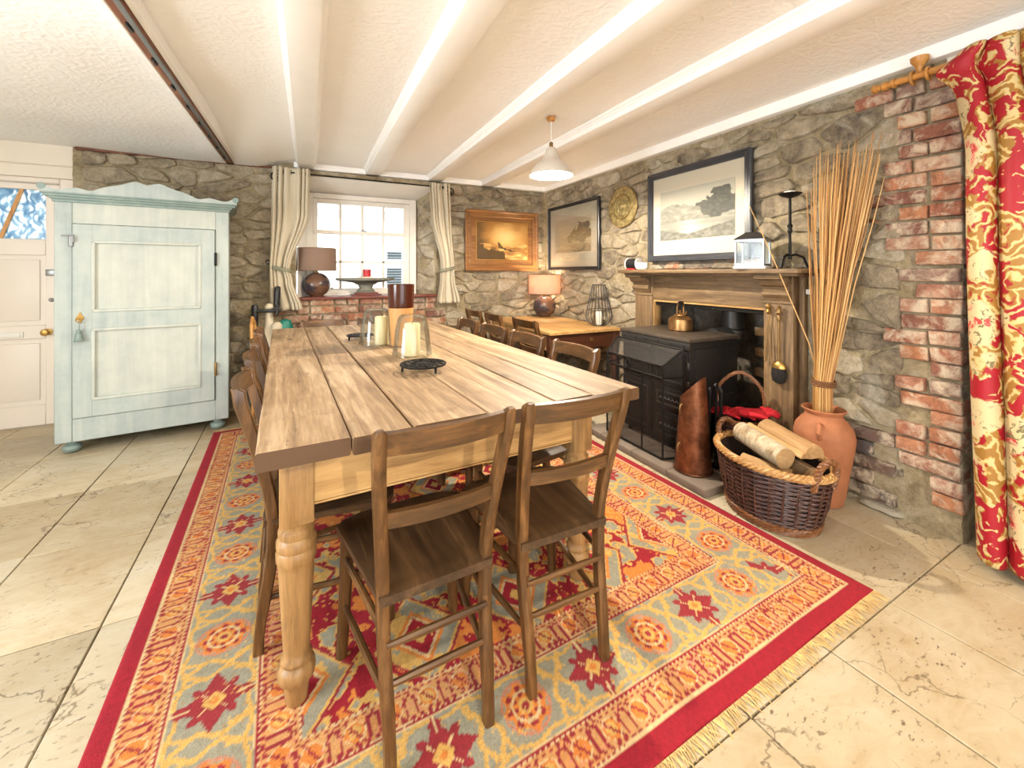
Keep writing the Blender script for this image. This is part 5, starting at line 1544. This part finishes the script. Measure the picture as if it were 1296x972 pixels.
# ------------------------------------------------------------------ stove
sv = thing('range_stove', 'black cast iron range stove standing in the fireplace', 'stove', (2.35, 2.15, .048))
def sx(name, x0, x1, y0, y1, z0, z1, m, bev=.004, par=None):
    bm = NB(); bx(bm, x0 - 2.35, x1 - 2.35, y0 - 2.15, y1 - 2.15, z0 - .048, z1 - .048, None, bev, 2); return obj(name, bm, m, par or sv)
sx('body', 2.125, 2.575, 1.852, 2.452, .075, .765, MT['stove'])
sx('top_plate', 2.105, 2.585, 1.836, 2.470, .764, .786, MT['stove_top'], .005)
sx('front_band', 2.110, 2.130, 1.842, 2.462, .715, .762, MT['flue'], .003)
for q in range(6):
    bm = NB(); sphere(bm, (2.108 - 2.35, 1.88 + q * .108 - 2.15, .740 - .048), .0055, 8, 6); obj('rivet', bm, MT['iron'], sv)
doors = [((1.862, 2.145), (.46, .705)), ((2.16, 2.445), (.46, .705)), ((1.862, 2.145), (.30, .45)), ((1.862, 2.145), (.11, .29)), ((2.16, 2.445), (.11, .45))]
for (ya, yb), (za, zb) in doors:
    d = sx('stove_door', 2.112, 2.128, ya, yb, za, zb, MT['stove'], .005)
    bm = NB()
    for (a, b, c_, e) in ((ya + .03, yb - .03, za + .03, za + .042), (ya + .03, yb - .03, zb - .042, zb - .03), (ya + .03, ya + .042, za + .03, zb - .03), (yb - .042, yb - .03, za + .03, zb - .03)):
        bx(bm, 2.106 - 2.35, 2.114 - 2.35, a - 2.15, b - 2.15, c_ - .048, e - .048, None, .002)
    obj('raised_border', bm, MT['flue'], d)
    if zb - za < .2:
        bm = NB()
        for q in range(5):
            yy = ya + .075 + q * (yb - ya - .15) / 4
            tube(bm, [(2.108 - 2.35, yy - 2.15 - .012, (za + zb) / 2 - .048 - .006), (2.106 - 2.35, yy - 2.15, (za + zb) / 2 - .048 + .008), (2.108 - 2.35, yy - 2.15 + .012, (za + zb) / 2 - .048 - .006)], .003, 5)
        obj('cast_ornament', bm, MT['steel'], d)
for z in (.62, .50, .36, .20):
    bm = NB(); lathe(bm, [(.010, -.022), (.012, -.018), (.012, .018), (.010, .022)], 10, xf((2.112 - 2.35, 1.850 - 2.15, z - .048))); obj('door_hinge', bm, MT['flue'], sv)
for q in range(2):
    sx('side_panel', 2.17, 2.54, 1.844, 1.856, .12 + q * .31, .41 + q * .31, MT['stove'], .006)
for (x, y) in ((2.16, 1.89), (2.16, 2.41), (2.54, 1.89), (2.54, 2.41)):
    bm = NB(); lathe(bm, [(.020, 0), (.024, .008), (.018, .018), (.024, .030)], 12, xf((x - 2.35, y - 2.15, 0))); obj('foot', bm, MT['iron'], sv)
bm = NB(); lathe(bm, [(.088, .72), (.088, .79), (.074, .80), (.074, 1.0), (.080, 1.0), (.080, 1.03), (.074, 1.03), (.074, 1.19)], 24, xf((2.77 - 2.35, 2.03 - 2.15, -.048))); obj('flue_pipe', bm, MT['flue'], sv)
bm = NB(); tube(bm, [(2.56 - 2.35, 2.03 - 2.15, .69), (2.70 - 2.35, 2.03 - 2.15, .69), (2.77 - 2.35, 2.03 - 2.15, .72)], .07, 16); obj('flue_elbow', bm, MT['flue'], sv)

# mesh spark guard
sg = thing('spark_guard', 'black framed mesh spark guard with sloping hood in front of the stove', 'fire guard', (1.95, 2.17, .048))
def gp(x, y, z): return (x - 1.95, y - 2.17, z - .048)
A = [(1.955, 1.905), (1.955, 2.435)]; Bk = [(2.085, 1.866), (2.085, 2.474)]
zb, zf, zt = .056, .625, .722
def tri(nm, pts, m):
    bm = NB(); vs = [bm.verts.new(gp(*p)) for p in pts]; bm.faces.new(vs); bmesh.ops.solidify(bm, geom=list(bm.faces), thickness=.0015); return obj(nm, bm, m, sg)
tri('mesh_panel', [(A[0][0], A[0][1], zb), (A[1][0], A[1][1], zb), (A[1][0], A[1][1], zf), (A[0][0], A[0][1], zf)], MT['mesh'])
tri('mesh_panel', [(A[0][0], A[0][1], zf), (A[1][0], A[1][1], zf), (Bk[1][0], Bk[1][1], zt), (Bk[0][0], Bk[0][1], zt)], MT['mesh'])
for k in (0, 1):
    tri('mesh_panel', [(A[k][0], A[k][1], zb), (A[k][0], A[k][1], zf), (Bk[k][0], Bk[k][1], zt), (Bk[k][0], Bk[k][1], zb)], MT['mesh'])
def rodg(a, b, r=.0065):
    bm = NB(); tube(bm, [gp(*a), gp(*b)], r, 8); obj('frame_rod', bm, MT['iron'], sg)
for k in (0, 1):
    rodg((*A[k], zb), (*A[k], zf)); rodg((*A[k], zf), (*Bk[k], zt)); rodg((*Bk[k], zt), (*Bk[k], zb)); rodg((*Bk[k], zb), (*A[k], zb)); rodg((*A[k], zf - .075), (*Bk[k], zf - .075), .005)
rodg((*A[0], zb), (*A[1], zb)); rodg((*A[0], zf), (*A[1], zf)); rodg((*Bk[0], zt), (*Bk[1], zt)); rodg((*A[0], zf - .075), (*A[1], zf - .075), .006)
for y in (2.082, 2.33): rodg((1.953, y, zb), (1.953, y, zf - .075), .006)
bm = NB(); tube(bm, [gp(1.944, 2.21 + .026 * math.cos(a), .592 + .026 * math.sin(a)) for a in [2 * PI * i / 20 for i in range(20)]], .004, 6, True); obj('ring_handle', bm, MT['iron'], sg)

# copper kettle
kt = thing('copper_kettle', 'copper kettle with lid and arched handle on the stove top', 'kettle', (2.40, 2.17, .787), R(-65))
bm = NB(); lathe(bm, [(.078, 0), (.084, .006), (.083, .06), (.080, .080), (.060, .098), (.042, .104), (.042, .108)], 32); obj('body', bm, MT['kettle'], kt)
bm = NB(); lathe(bm, [(.044, .107), (.040, .114), (.012, .122), (.006, .126), (.010, .133), (.011, .139), (.004, .144)], 24); obj('lid', bm, MT['kettle'], kt)
bm = NB(); tube(bm, [(0, .070, .040), (0, .105, .055), (0, .118, .085), (0, .128, .110), (0, .142, .118)], [.020, .016, .012, .009, .008], 12); obj('spout', bm, MT['kettle'], kt)
bm = NB(); tube(bm, [(0, .060, .092), (0, .074, .13), (0, .070, .175), (0, .05, .192), (0, -.05, .192), (0, -.070, .175), (0, -.074, .13), (0, -.060, .092)], .0055, 8); h_ = obj('handle', bm, MT['kettle'], kt)
bm = NB(); tube(bm, [(0, .050, .193), (0, .03, .197), (0, -.03, .197), (0, -.050, .193)], [.008, .011, .011, .008], 10); obj('grip', bm, MT['iron'], h_)

# ------------------------------------------------------------------ hearth-side things
sc = thing('coal_scuttle', 'tall copper coal scuttle with slanted mouth on the hearth corner', 'scuttle', (2.030, 1.745, .048), R(-30))
bm = NB(); n = 36; rings = []
SCA = R(-45)
levels = 10
for j in range(levels + 1):
    v = j / levels; ring = []
    for i in range(n):
        a = 2 * PI * i / n
        zt_ = .415 + .135 * (.5 + .5 * math.cos(a - SCA)) ** 1.2
        z = zt_ * v; r = .104 - .034 * v
        ring.append(bm.verts.new((r * math.cos(a), r * math.sin(a), z)))
    rings.append(ring)
inner = []
for i in range(n):
    a = 2 * PI * i / n; zt_ = .415 + .135 * (.5 + .5 * math.cos(a - SCA)) ** 1.2
    inner.append((bm.verts.new((.066 * math.cos(a), .066 * math.sin(a), zt_ - .001)), bm.verts.new((.09 * math.cos(a), .09 * math.sin(a), .02))))
for a, b in zip(rings, rings[1:]):
    for i in range(n): bm.faces.new((a[i], a[(i + 1) % n], b[(i + 1) % n], b[i]))
for i in range(n):
    k = (i + 1) % n
    bm.faces.new((rings[-1][i], rings[-1][k], inner[k][0], inner[i][0])); bm.faces.new((inner[i][0], inner[k][0], inner[k][1], inner[i][1]))
bm.faces.new(rings[0][::-1]); bm.faces.new([p[1] for p in inner])
obj('body', bm, MT['copper'], sc, 50)
bm = NB(); tube(bm, [(.105 * math.cos(2 * PI * i / 36), .105 * math.sin(2 * PI * i / 36), .006) for i in range(36)], .006, 6, True); obj('foot_ring', bm, MT['copper'], sc)
for z in (.14, .36):
    bm = NB(); r_ = .104 - .034 * z / .46; a0 = R(205); cx_, cy_ = r_ * math.cos(a0), r_ * math.sin(a0)
    tube(bm, [(cx_ + math.cos(a0) * .022 * math.sin(q), cy_ + math.sin(a0) * .022 * math.sin(q), z + .03 * math.cos(q)) for q in [PI * i / 10 for i in range(11)]], .004, 6); obj('loop_handle', bm, MT['brass_dull'], sc)
# black companion irons
ci = thing('fire_irons', 'black iron fire tools in a stand behind the copper scuttle', 'fire irons', (2.178, 1.705, .048))
bm = NB(); lathe(bm, [(.036, 0), (.038, .008), (.02, .014), (.010, .03), (.008, .46), (.012, .47), (.016, .485), (.004, .497)], 16); obj('stand', bm, MT['iron'], ci)
for k, (dx, dy) in enumerate(((.035, .0), (-.028, .02), (0, -.036))):
    bm = NB(); lathe(bm, [(.006, .10), (.007, .12), (.006, .40), (.010, .43), (.013, .45), (.010, .465), (.003, .472)], 10, xf((dx, dy, 0))); bx(bm, dx - .018, dx + .018, dy - .006, dy + .006, .05, .12, None, .003); obj('tool', bm, MT['iron'], ci)

def weave(t, a0, b0, a1, b1, h, nr, m, ns=22, z0=.012, r=.0058):
    """woven oval wall: strands ringing around stakes"""
    bm = NB(); N = ns * 4
    for k in range(nr):
        v = (k + .5) / nr; a = a0 + (a1 - a0) * v ** .8; b = b0 + (b1 - b0) * v ** .8
        P = []
        for i in range(N):
            q = 2 * PI * i / N; off = .0055 * math.cos(ns * q / 2 * 1.0 + (PI if k % 2 else 0))
            P.append(((a + off) * math.cos(q), (b + off) * math.sin(q), z0 + (h - z0) * v + .0015 * math.sin(5 * q + k)))
        tube(bm, P, r, 5, True)
    o = obj('woven_wall', bm, m, t); o['kind'] = 'stuff'
    bm = NB()
    for i in range(ns):
        q = 2 * PI * (i + .25) / ns
        tube(bm, [(a * math.cos(q), b * math.sin(q), z) for a, b, z in ((a0, b0, 0.004), ((a0 + a1) / 2 + .01, (b0 + b1) / 2 + .01, h * .45), (a1, b1, h))], .005, 5)
    o = obj('stakes', bm, m, t); o['kind'] = 'stuff'
    bm = NB(); grid(bm, 40, 6, lambda u, v: ((a0 + (a1 - a0) * v - .009) * math.cos(2 * PI * u), (b0 + (b1 - b0) * v - .009) * math.sin(2 * PI * u), .01 + (h - .01) * v)); lathe(bm, [(a0 - .005, .008), (.001, .008)], 40, xf(s=(1, b0 / a0, 1)), cap=False); obj('lining', bm, MT['wicker_in'], t)
def twist_ring(bm, a, b, z, r, R_, n=3, turns=18, N=150):
    for k in range(n):
        tube(bm, [((a + R_ * math.cos(turns * 2 * PI * i / N + 2 * PI * k / n)) * math.cos(2 * PI * i / N), (b + R_ * math.cos(turns * 2 * PI * i / N + 2 * PI * k / n)) * math.sin(2 * PI * i / N), z + R_ * math.sin(turns * 2 * PI * i / N + 2 * PI * k / n)) for i in range(N)], r, 5, True)
def twist_handle(bm, pts, r, R_, turns=6):
    P = [Vector(p) for p in pts]; n = 40; Q = []
    for i in range(n + 1):
        t = i / n * (len(P) - 1); k = min(int(t), len(P) - 2); f = t - k
        p0 = P[max(k - 1, 0)]; p1 = P[k]; p2 = P[k + 1]; p3 = P[min(k + 2, len(P) - 1)]
        Q.append(.5 * ((2 * p1) + (p2 - p0) * f + (2 * p0 - 5 * p1 + 4 * p2 - p3) * f * f + (3 * p1 - p0 - 3 * p2 + p3) * f ** 3))
    for s in range(3):
        W_ = []
        for i, q in enumerate(Q):
            a = turns * 2 * PI * i / n + 2 * PI * s / 3
            T_ = (Q[min(i + 1, n)] - Q[max(i - 1, 0)]).normalized(); N1 = T_.cross(Vector((.3, .9, .1))).normalized(); N2 = T_.cross(N1)
            W_.append(q + N1 * (R_ * math.cos(a)) + N2 * (R_ * math.sin(a)))
        tube(bm, W_, r, 6)
# log basket
BK = (2.082, 1.318)
lb = thing('log_basket', 'large oval dark wicker basket with pale rim holding firewood', 'basket', (BK[0], BK[1], 0.001), R(-8))
weave(lb, .165, .205, .205, .272, .285, 26, MT['wicker'], 26)
bm = NB(); twist_ring(bm, .208, .275, .292, .0085, .011, 4, 16); obj('braided_rim', bm, MT['wicker_pale'], lb)
bm = NB()
for k in range(3): twist_ring(bm, .172 + .004 * k, .212 + .004 * k, .010 + .013 * k, .006, .004, 2, 24)
obj('base_band', bm, MT['wicker_mid'], lb)
for s in (-1, 1):
    bm = NB(); twist_handle(bm, [(-.060, s * .258, .24), (-.058, s * .272, .30), (-.045, s * .282, .35), (0, s * .286, .372), (.045, s * .282, .35), (.058, s * .272, .30), (.060, s * .258, .24)], .0085, .008); obj('handle', bm, MT['wicker_mid'], lb)
# logs
def log(lab, a, b, r, m, split=False, seed=0):
    A_, B_ = Vector(a), Vector(b); L = (B_ - A_).length
    t = thing('firewood_log', lab, 'log', A_, 0, 'logs in the wicker basket')
    q = (B_ - A_).to_track_quat('Z', 'Y'); t.rotation_mode = 'QUATERNION'; t.rotation_quaternion = q
    n = 22; bm = NB(); rings = []
    def rad(i, v):
        aa = 2 * PI * i / n
        rr = r * (1 + .10 * mnoise.noise((math.cos(aa) * 1.3 + seed, math.sin(aa) * 1.3, v * 2)))
        x, y = rr * math.cos(aa), rr * math.sin(aa)
        if split:
            y = max(y, -.25 * r + .1 * r * mnoise.noise((x * 30, v * 4, seed)))
        return x, y
    for j in range(9):
        v = j / 8; rings.append([bm.verts.new((*rad(i, v), v * L)) for i in range(n)])
    for a_, b_ in zip(rings, rings[1:]):
        for i in range(n): bm.faces.new((a_[i], a_[(i + 1) % n], b_[(i + 1) % n], b_[i]))
    obj('bark', bm, MT[m], t, 60)
    for v in (0, 1):
        bm = NB(); c_ = bm.verts.new((0, .2 * r if split else 0, v * L + (.002 if v else -.002))); rg = [bm.verts.new((rad(i, v)[0] * .995, rad(i, v)[1] * .995, v * L)) for i in range(n)]
        for i in range(n): bm.faces.new((rg[i], rg[(i + 1) % n], c_))
        obj('cut_end', bm, MT['log_end'], t, 60)
log('pale birch log with speckled white bark lying on top of the basket', (2.086, 1.480, 0.350), (2.006, 1.200, 0.330), .050, 'birch', seed=3)
log('split log with pale sawn face beside the birch log', (2.266, 1.460, 0.345), (2.146, 1.150, 0.335), .050, 'log_end', True, 8)
log('rough brown barked log under the split log', (2.166, 1.440, 0.270), (2.086, 1.130, 0.255), .045, 'bark', seed=12)
log('short log deep in the basket under the birch log', (2.016, 1.420, 0.225), (2.046, 1.200, 0.225), .045, 'log_end', seed=17)
log('thin flat split batten lying between the two top logs', (2.166, 1.490, 0.362), (2.086, 1.160, 0.335), .020, 'log_end', True, 25)
# kindling basket with hoop handle, and gloves
kb = thing('kindling_basket', 'round brown wicker basket with tall hoop handle beside the mantelpiece', 'basket', (2.362, 1.682, .048))
weave(kb, .095, .095, .125, .125, .27, 24, MT['wicker'], 18)
bm = NB(); twist_ring(bm, .127, .127, .275, .006, .007, 3, 14, 100); obj('rim', bm, MT['wicker_mid'], kb)
bm = NB(); twist_handle(bm, [(-.075, .105, .22), (-.078, .105, .34), (-.06, .085, .47), (0, 0, .545), (.06, -.085, .47), (.078, -.105, .34), (.075, -.105, .22)], .006, .006, 7); obj('hoop_handle', bm, MT['wicker_mid'], kb)
def glove(lab, loc, rz, sc_=1.0):
    t = thing('work_glove', lab, 'glove', loc, rz, None)
    bm = NB()
    def fn(u, v):
        x = (u - .5) * .115 * (1 + .25 * v); y = -.12 + .20 * v
        z = .012 + .020 * math.sin(PI * u) + .012 * mnoise.noise((u * 3, v * 3, rz)) - .035 * max(0, .35 - v)
        return (x * sc_, y * sc_, z)
    grid(bm, 12, 14, fn); bmesh.ops.solidify(bm, geom=list(bm.faces), thickness=.016)
    for k in range(4):
        x = (-.045 + .030 * k) * sc_; L = (.075, .088, .085, .065)[k] * sc_
        tube(bm, [(x, .065 * sc_, .022), (x * 1.05, .065 * sc_ + L * .5, .026), (x * 1.1, .065 * sc_ + L * .9, .012), (x * 1.1, .065 * sc_ + L, .006)], [.014, .0145, .012, .005], 8)
    tube(bm, [(.055 * sc_, -.02 * sc_, .018), (.085 * sc_, .02 * sc_, .02), (.098 * sc_, .06 * sc_, .012)], [.015, .014, .008], 8)
    obj('suede', bm, MT['red_felt'], t, 60)
glove('red suede work glove draped on the kindling basket, cuff towards the stove', (2.315, 1.690, .345), R(200), 1.0)
glove('red suede work glove draped over the kindling basket rim towards the log basket', (2.340, 1.600, .366), R(230), 1.0)

# ------------------------------------------------------------------ terracotta jar and reeds
pot = thing('terracotta_jar', 'tall terracotta jar with small shoulder handles against the rough wall', 'jar', (2.436, 1.262, 0.001)); pot.scale = (.95, .95, 1)
prof = [(.080, 0), (.088, .006), (.100, .06), (.118, .18), (.138, .30), (.142, .35), (.132, .395), (.106, .430), (.090, .445), (.086, .462), (.100, .478), (.104, .486), (.098, .490), (.084, .480), (.078, .460), (.09, .42), (.11, .30), (.07, .02), (.001, .015)]
bm = NB(); lathe(bm, prof, 40, cap=False); lathe(bm, [(.080, 0), (.001, .0)], 40, cap=False); obj('body', bm, MT['terracotta'], pot)
for a0 in (R(20), R(200)):
    bm = NB(); d = Vector((math.cos(a0), math.sin(a0), 0)); tube(bm, [d * .110 + Vector((0, 0, .425)), d * .144 + Vector((0, 0, .430)), d * .158 + Vector((0, 0, .395)), d * .136 + Vector((0, 0, .36))], .012, 8); obj('handle', bm, MT['terracotta'], pot)
rb = thing('reed_bundle', 'tall tied bundle of dry golden reeds standing in the terracotta jar', 'reeds', (2.436, 1.262, .02))
rr = random.Random(5)
for k in range(125):
    a = rr.uniform(0, 2 * PI); q = math.sqrt(rr.random())
    b0 = Vector((.05 * q * math.cos(a), .05 * q * math.sin(a), .0)); tz = .60
    p1 = Vector((.044 * q * math.cos(a), .044 * q * math.sin(a), tz))
    H = rr.uniform(1.55, 1.86); sp = .155 * q
    top = Vector((sp * math.cos(a) * .8 + .035 + rr.gauss(0, .02), sp * math.sin(a) - .085 + rr.gauss(0, .03), H))
    top.x = min(top.x, .095)
    mid = p1.lerp(top, .5) + Vector((rr.gauss(0, .006), rr.gauss(0, .006), 0)) - Vector((math.cos(a), math.sin(a), 0)) * .012 * q
    bm = NB(); tube(bm, [b0, p1, mid, p1.lerp(top, .8), top], [.0042, .0042, .0036, .003, .0015], 5); obj('reed', bm, MT['reed'], rb, 60)
bm = NB(); tube(bm, [(.02, .02, .55), (-.02, .06, .80), (-.10, .22, 1.30), (-.17, .34, 1.66)], [.003, .003, .0026, .0015], 5); obj('reed', bm, MT['reed'], rb, 60)
bm = NB()
for z in (.592, .602, .612): tube(bm, [(.050 * math.cos(2 * PI * i / 24), .050 * math.sin(2 * PI * i / 24), z + .003 * math.sin(2 * PI * i / 24)) for i in range(24)], .0055, 6, True)
obj('binding', bm, MT['twine'], rb)

# ------------------------------------------------------------------ on and by the mantel
MZ = 1.2225
ln = thing('glass_lantern', 'square metal and glass lantern with pitched lid on the mantel shelf', 'lantern', (2.418, 1.640, MZ), R(20))
w_, h_ = .074, .176
bm = NB(); bx(bm, -w_ - .012, w_ + .012, -w_ - .012, w_ + .012, .0, .016, None, .003); obj('base', bm, MT['white_plastic'], ln)
for sx_ in (-1, 1):
    for sy_ in (-1, 1):
        bm = NB(); bx(bm, sx_ * w_ - .006, sx_ * w_ + .006, sy_ * w_ - .006, sy_ * w_ + .006, .016, h_, None, .002); obj('corner_post', bm, MT['steel'], ln)
for k in range(4):
    M_ = xf(rz=k * PI / 2)
    bm = NB(); bx(bm, -w_, w_, -w_ - .001, -w_ + .001, .03, h_ - .01, M_); obj('glass_pane', bm, MT['glass'], ln)
    for zz in ((.018, .030), (h_ - .014, h_)):
        bm = NB(); bx(bm, -w_, w_, -w_ - .004, -w_ + .004, zz[0], zz[1], M_); obj('pane_rail', bm, MT['steel'], ln)
bm = NB(); a_ = w_ + .012; b_ = .030
add(bm, [(-a_, -a_, h_), (a_, -a_, h_), (a_, a_, h_), (-a_, a_, h_), (-b_, -b_, h_ + .045), (b_, -b_, h_ + .045), (b_, b_, h_ + .045), (-b_, b_, h_ + .045)], [(0, 1, 2, 3), (0, 1, 5, 4), (1, 2, 6, 5), (2, 3, 7, 6), (3, 0, 4, 7), (4, 5, 6, 7)]); obj('lid', bm, MT['flue'], ln)
cs = thing('candle_stand', 'black wrought iron candle stand on three arched legs on the mantel end', 'candlestick', (2.485, 1.462, MZ))
for k in range(3):
    a = 2 * PI * k / 3 + R(60)
    bm = NB(); tube(bm, [(0, 0, .075), (.030 * math.cos(a), .030 * math.sin(a), .080), (.065 * math.cos(a), .065 * math.sin(a), .062), (.085 * math.cos(a), .085 * math.sin(a), .004)], .0075, 6); obj('leg', bm, MT['iron'], cs)
bm = NB(); lathe(bm, [(.010, .055), (.008, .08), (.007, .20), (.014, .215), (.010, .23), (.015, .245), (.008, .26), (.007, .40), (.012, .41)], 14); obj('stem', bm, MT['iron'], cs)
bm = NB(); lathe(bm, [(.010, .405), (.040, .415), (.060, .430), (.056, .432), (.020, .422), (.001, .42)], 28, cap=False); obj('drip_pan', bm, MT['iron'], cs)
t = thing('candle_stub', 'short white candle stub on the black iron candle stand', 'candle', (2.485, 1.462, MZ + .4215))
bm = NB(); lathe(bm, [(.028, 0), (.029, .004), (.028, .022), (.015, .026), (.001, .024)], 20); obj('wax', bm, MT['white_wax'], t)
bm = NB(); tube(bm, [(0, 0, .02), (.001, 0, .042)], .0014, 5); obj('candle_wick', bm, MT['wick'], t)
t = thing('cable_reel', 'black reel with white end discs on the mantel shelf below the brass plate', 'reel', (2.465, 2.725, MZ + .050), R(12))
bm = NB(); lathe(bm, [(.044, -.05), (.046, 0), (.044, .05)], 24, xf(rx=R(90))); obj('drum', bm, MT['black_plastic'], t)
for s in (-1, 1):
    bm = NB(); lathe(bm, [(.050, -.004), (.050, .004)], 24, xf((0, s * .052, 0), R(90))); lathe(bm, [(.008, -.006), (.008, .006)], 10, xf((0, s * .053, 0), R(90))); obj('end_disc', bm, MT['white_plastic'], t)
bm = NB(); box(bm, (0, 0, .030), (.05, .10, .060), None, .024, 4); o = obj('white_case', bm, MT['white_plastic']); o.location = (2.435, 2.595, MZ); o.rotation_euler = (0, 0, R(20)); tag(o, 'small rounded white case beside the black reel on the mantel', 'case')
bm = NB(); tube(bm, [(0, -.04, .007), (0, .0, .007), (0, .04, .007)], [.005, .007, .006], 8); o = obj('red_penknife', bm, MT['red_plastic']); o.location = (2.405, 2.69, MZ); o.rotation_euler = (0, 0, R(15)); tag(o, 'small red penknife lying in front of the black reel on the mantel', 'penknife')
# hearth brush and tongs hanging on the pilaster
t = thing('hearth_brush', 'brass handled hearth brush with black bristles hanging on the mantel pilaster', 'brush', (2.477, 1.520, .64))
bm = NB(); tube(bm, [(0, 0, .03), (0, 0, .30)], .006, 10); lathe(bm, [(.006, .27), (.014, .29), (.008, .31), (.015, .325), (.009, .345), (.013, .355), (.003, .368)], 12); obj('twisted_handle', bm, MT['brass_dull'], t)
bm = NB(); lathe(bm, [(.040, .0), (.039, .018), (.022, .035), (.006, .042)], 18, xf(s=(.5, 1, 1))); obj('ferrule', bm, MT['brass'], t)
bm = NB(); lathe(bm, [(.018, -.088), (.036, -.076), (.045, -.040), (.039, .004)], 18, xf(s=(.5, 1, 1))); obj('bristles', bm, MT['bristle'], t)
bm = NB(); tube(bm, [(.014, 0, .35), (-.004, 0, .352), (-.006, 0, .365)], .003, 6); obj('hook', bm, MT['brass'], t)
t = thing('fire_tongs', 'long thin brass fire tongs hanging beside the hearth brush', 'tongs', (2.482, 1.585, .66))
bm = NB(); lathe(bm, [(.005, .29), (.015, .305), (.007, .32), (.016, .335), (.004, .355)], 12); obj('finial', bm, MT['brass'], t)
for s in (-1, 1):
    bm = NB(); tube(bm, [(0, 0, .30), (0, s * .010, .15), (0, s * .014, .03), (0, s * .022, 0)], .0038, 7); obj('arm', bm, MT['brass_dull'], t)
bm = NB(); box(bm, (0, 0, 0), (.016, .03, .03), None, .004, 2); o = obj('cable_box', bm, MT['white_plastic']); o.location = (2.573, 1.408, 1.09); tag(o, 'tiny white cable box on the wall beside the mantelpiece', 'cable box')

# ------------------------------------------------------------------ heavy floral curtain on its wooden pole
cp = thing('curtain_pole', 'turned wooden curtain pole with ringed finial along the fireplace wall', 'curtain pole', (2.50, .40, 2.098))
bm = NB(); tube(bm, [(0, .60, 0), (0, -1.1, 0)], .015, 14); obj('pole', bm, MT['pole_wood'], cp)
bm = NB(); lathe(bm, [(.015, 0), (.022, .004), (.022, .014), (.014, .018), (.014, .028), (.021, .032), (.021, .05), (.015, .055), (.015, .075), (.022, .08), (.018, .092), (.004, .096)], 18, xf((0, .585, 0), R(-90))); obj('finial', bm, MT['pole_wood'], cp)
for y in (.525, .47):
    bm = NB(); tube(bm, [(.027 * math.cos(a), y, .027 * math.sin(a) - .005) for a in [2 * PI * i / 24 for i in range(24)]], .006, 8, True); obj('curtain_ring', bm, MT['pole_wood'], cp)
bm = NB(); lathe(bm, [(.012, 0), (.014, .02), (.020, .035), (.032, .05), (.034, .068)], 18, xf((0, .50, .012))); obj('ceiling_bracket', bm, MT['pole_wood'], cp)
fc = thing('floral_curtain', 'heavy red and gold floral curtain hanging beside the brick edge', 'curtain', (2.46, .40, .03))
def fpos(u, v):
    z = 2.135 - 2.095 * v
    y = .765 - 1.30 * u
    flare = math.exp(-v / .05)
    nf = 13
    ph = 2 * PI * nf * u * (1 + .05 * math.sin(9 * u))
    am = .042 * (.55 + .45 * sm(.02, .2, v))
    x = am * math.cos(ph + .6 * math.sin(2.2 * v + u * 7)) + .012 * mnoise.noise((u * 6, v * 2, 1))
    y += .020 * math.sin(ph * 1 + 1.0) + .010 * math.sin(v * 3 + u * 15)
    # left edge: pinched to the pole, flaring corner at the very top
    e = max(0, 1 - u / .10)
    y += e * (.055 * sm(.10, .0, v) if False else .0)
    y += e * (.05 * math.exp(-((v - .035) / .025) ** 2) - .03 * math.exp(-((v - .0) / .02) ** 2))
    y -= e * .030 * sm(.1, 1.0, v) + .035 * sm(.04, .22, v)
    x += -.030 * e * math.exp(-((v - .04) / .03) ** 2)
    if v < .06: x *= 1 - .4 * math.exp(-((v - .045) / .012) ** 2)
    return (x, y - .40, z - .03)
cloth('cotton_drop', 300, 110, fpos, lambda u, v: (u * 3.6, v * 2.1), MT['floral'], fc, .003)

# ------------------------------------------------------------------ pendant lamps
def pendant(loc, lab, power):
    t = thing('pendant_lamp', lab, 'pendant lamp', loc)
    zt = 2.23 - loc[2]
    bm = NB(); lathe(bm, [(.030, zt), (.030, zt - .012), (.024, zt - .024), (.008, zt - .028)], 20); obj('ceiling_rose', bm, MT['pole_wood'], t)
    bm = NB(); tube(bm, [(0, 0, zt - .02), (0, 0, .215)], .003, 6); obj('cord', bm, MT['white_plastic'], t)
    bm = NB(); lathe(bm, [(.010, .222), (.013, .215), (.013, .19), (.018, .186)], 14); obj('lamp_holder', bm, MT['brass_dull'], t)
    prof = [(.016, .190), (.026, .186), (.036, .165), (.046, .135), (.062, .108), (.092, .080), (.118, .055), (.134, .030), (.142, .006), (.143, 0)]
    bm = NB(); lathe(bm, prof, 44, cap=False); sh_ = obj('bell_shade', bm, MT['pendant'], t, 80)
    bm = NB(); lathe(bm, [(.143, 0), (.139, .001)] + [(r - .004, z - .003) for r, z in reversed(prof[1:-1])] + [(.002, .178)], 44, cap=False); obj('white_lining', bm, MT['pendant_in'], sh_, 80)
    bm = NB(); sphere(bm, (0, 0, .062), .032, 18, 12, (1, 1, 1.15)); obj('bulb', bm, MT['bulb'], t)
    l = bpy.data.lights.new('pendant_light', 'POINT'); l.energy = power; l.color = (1, .89, .73); l.shadow_soft_size = .022
    lo = bpy.data.objects.new('pendant_light', l); C.objects.link(lo); lo.location = (0, 0, .018); lo.parent = t
pendant((1.45, 2.385, 1.842), 'cream bell-shaped pendant lamp hanging above the stove side of the table', 90)
pendant((.37, -1.15, 1.842), 'cream bell-shaped pendant lamp hanging near the garden doors', 88)
hk = NB(); tube(hk, [(0, 0, .0), (0, 0, -.05), (.008, 0, -.062), (.016, 0, -.05)], .004, 6); o = obj('ceiling_hook', hk, MT['iron']); o.location = (-.735, 1.90, 2.232); tag(o, 'small black hook screwed into the ceiling near the exposed joist', 'hook')
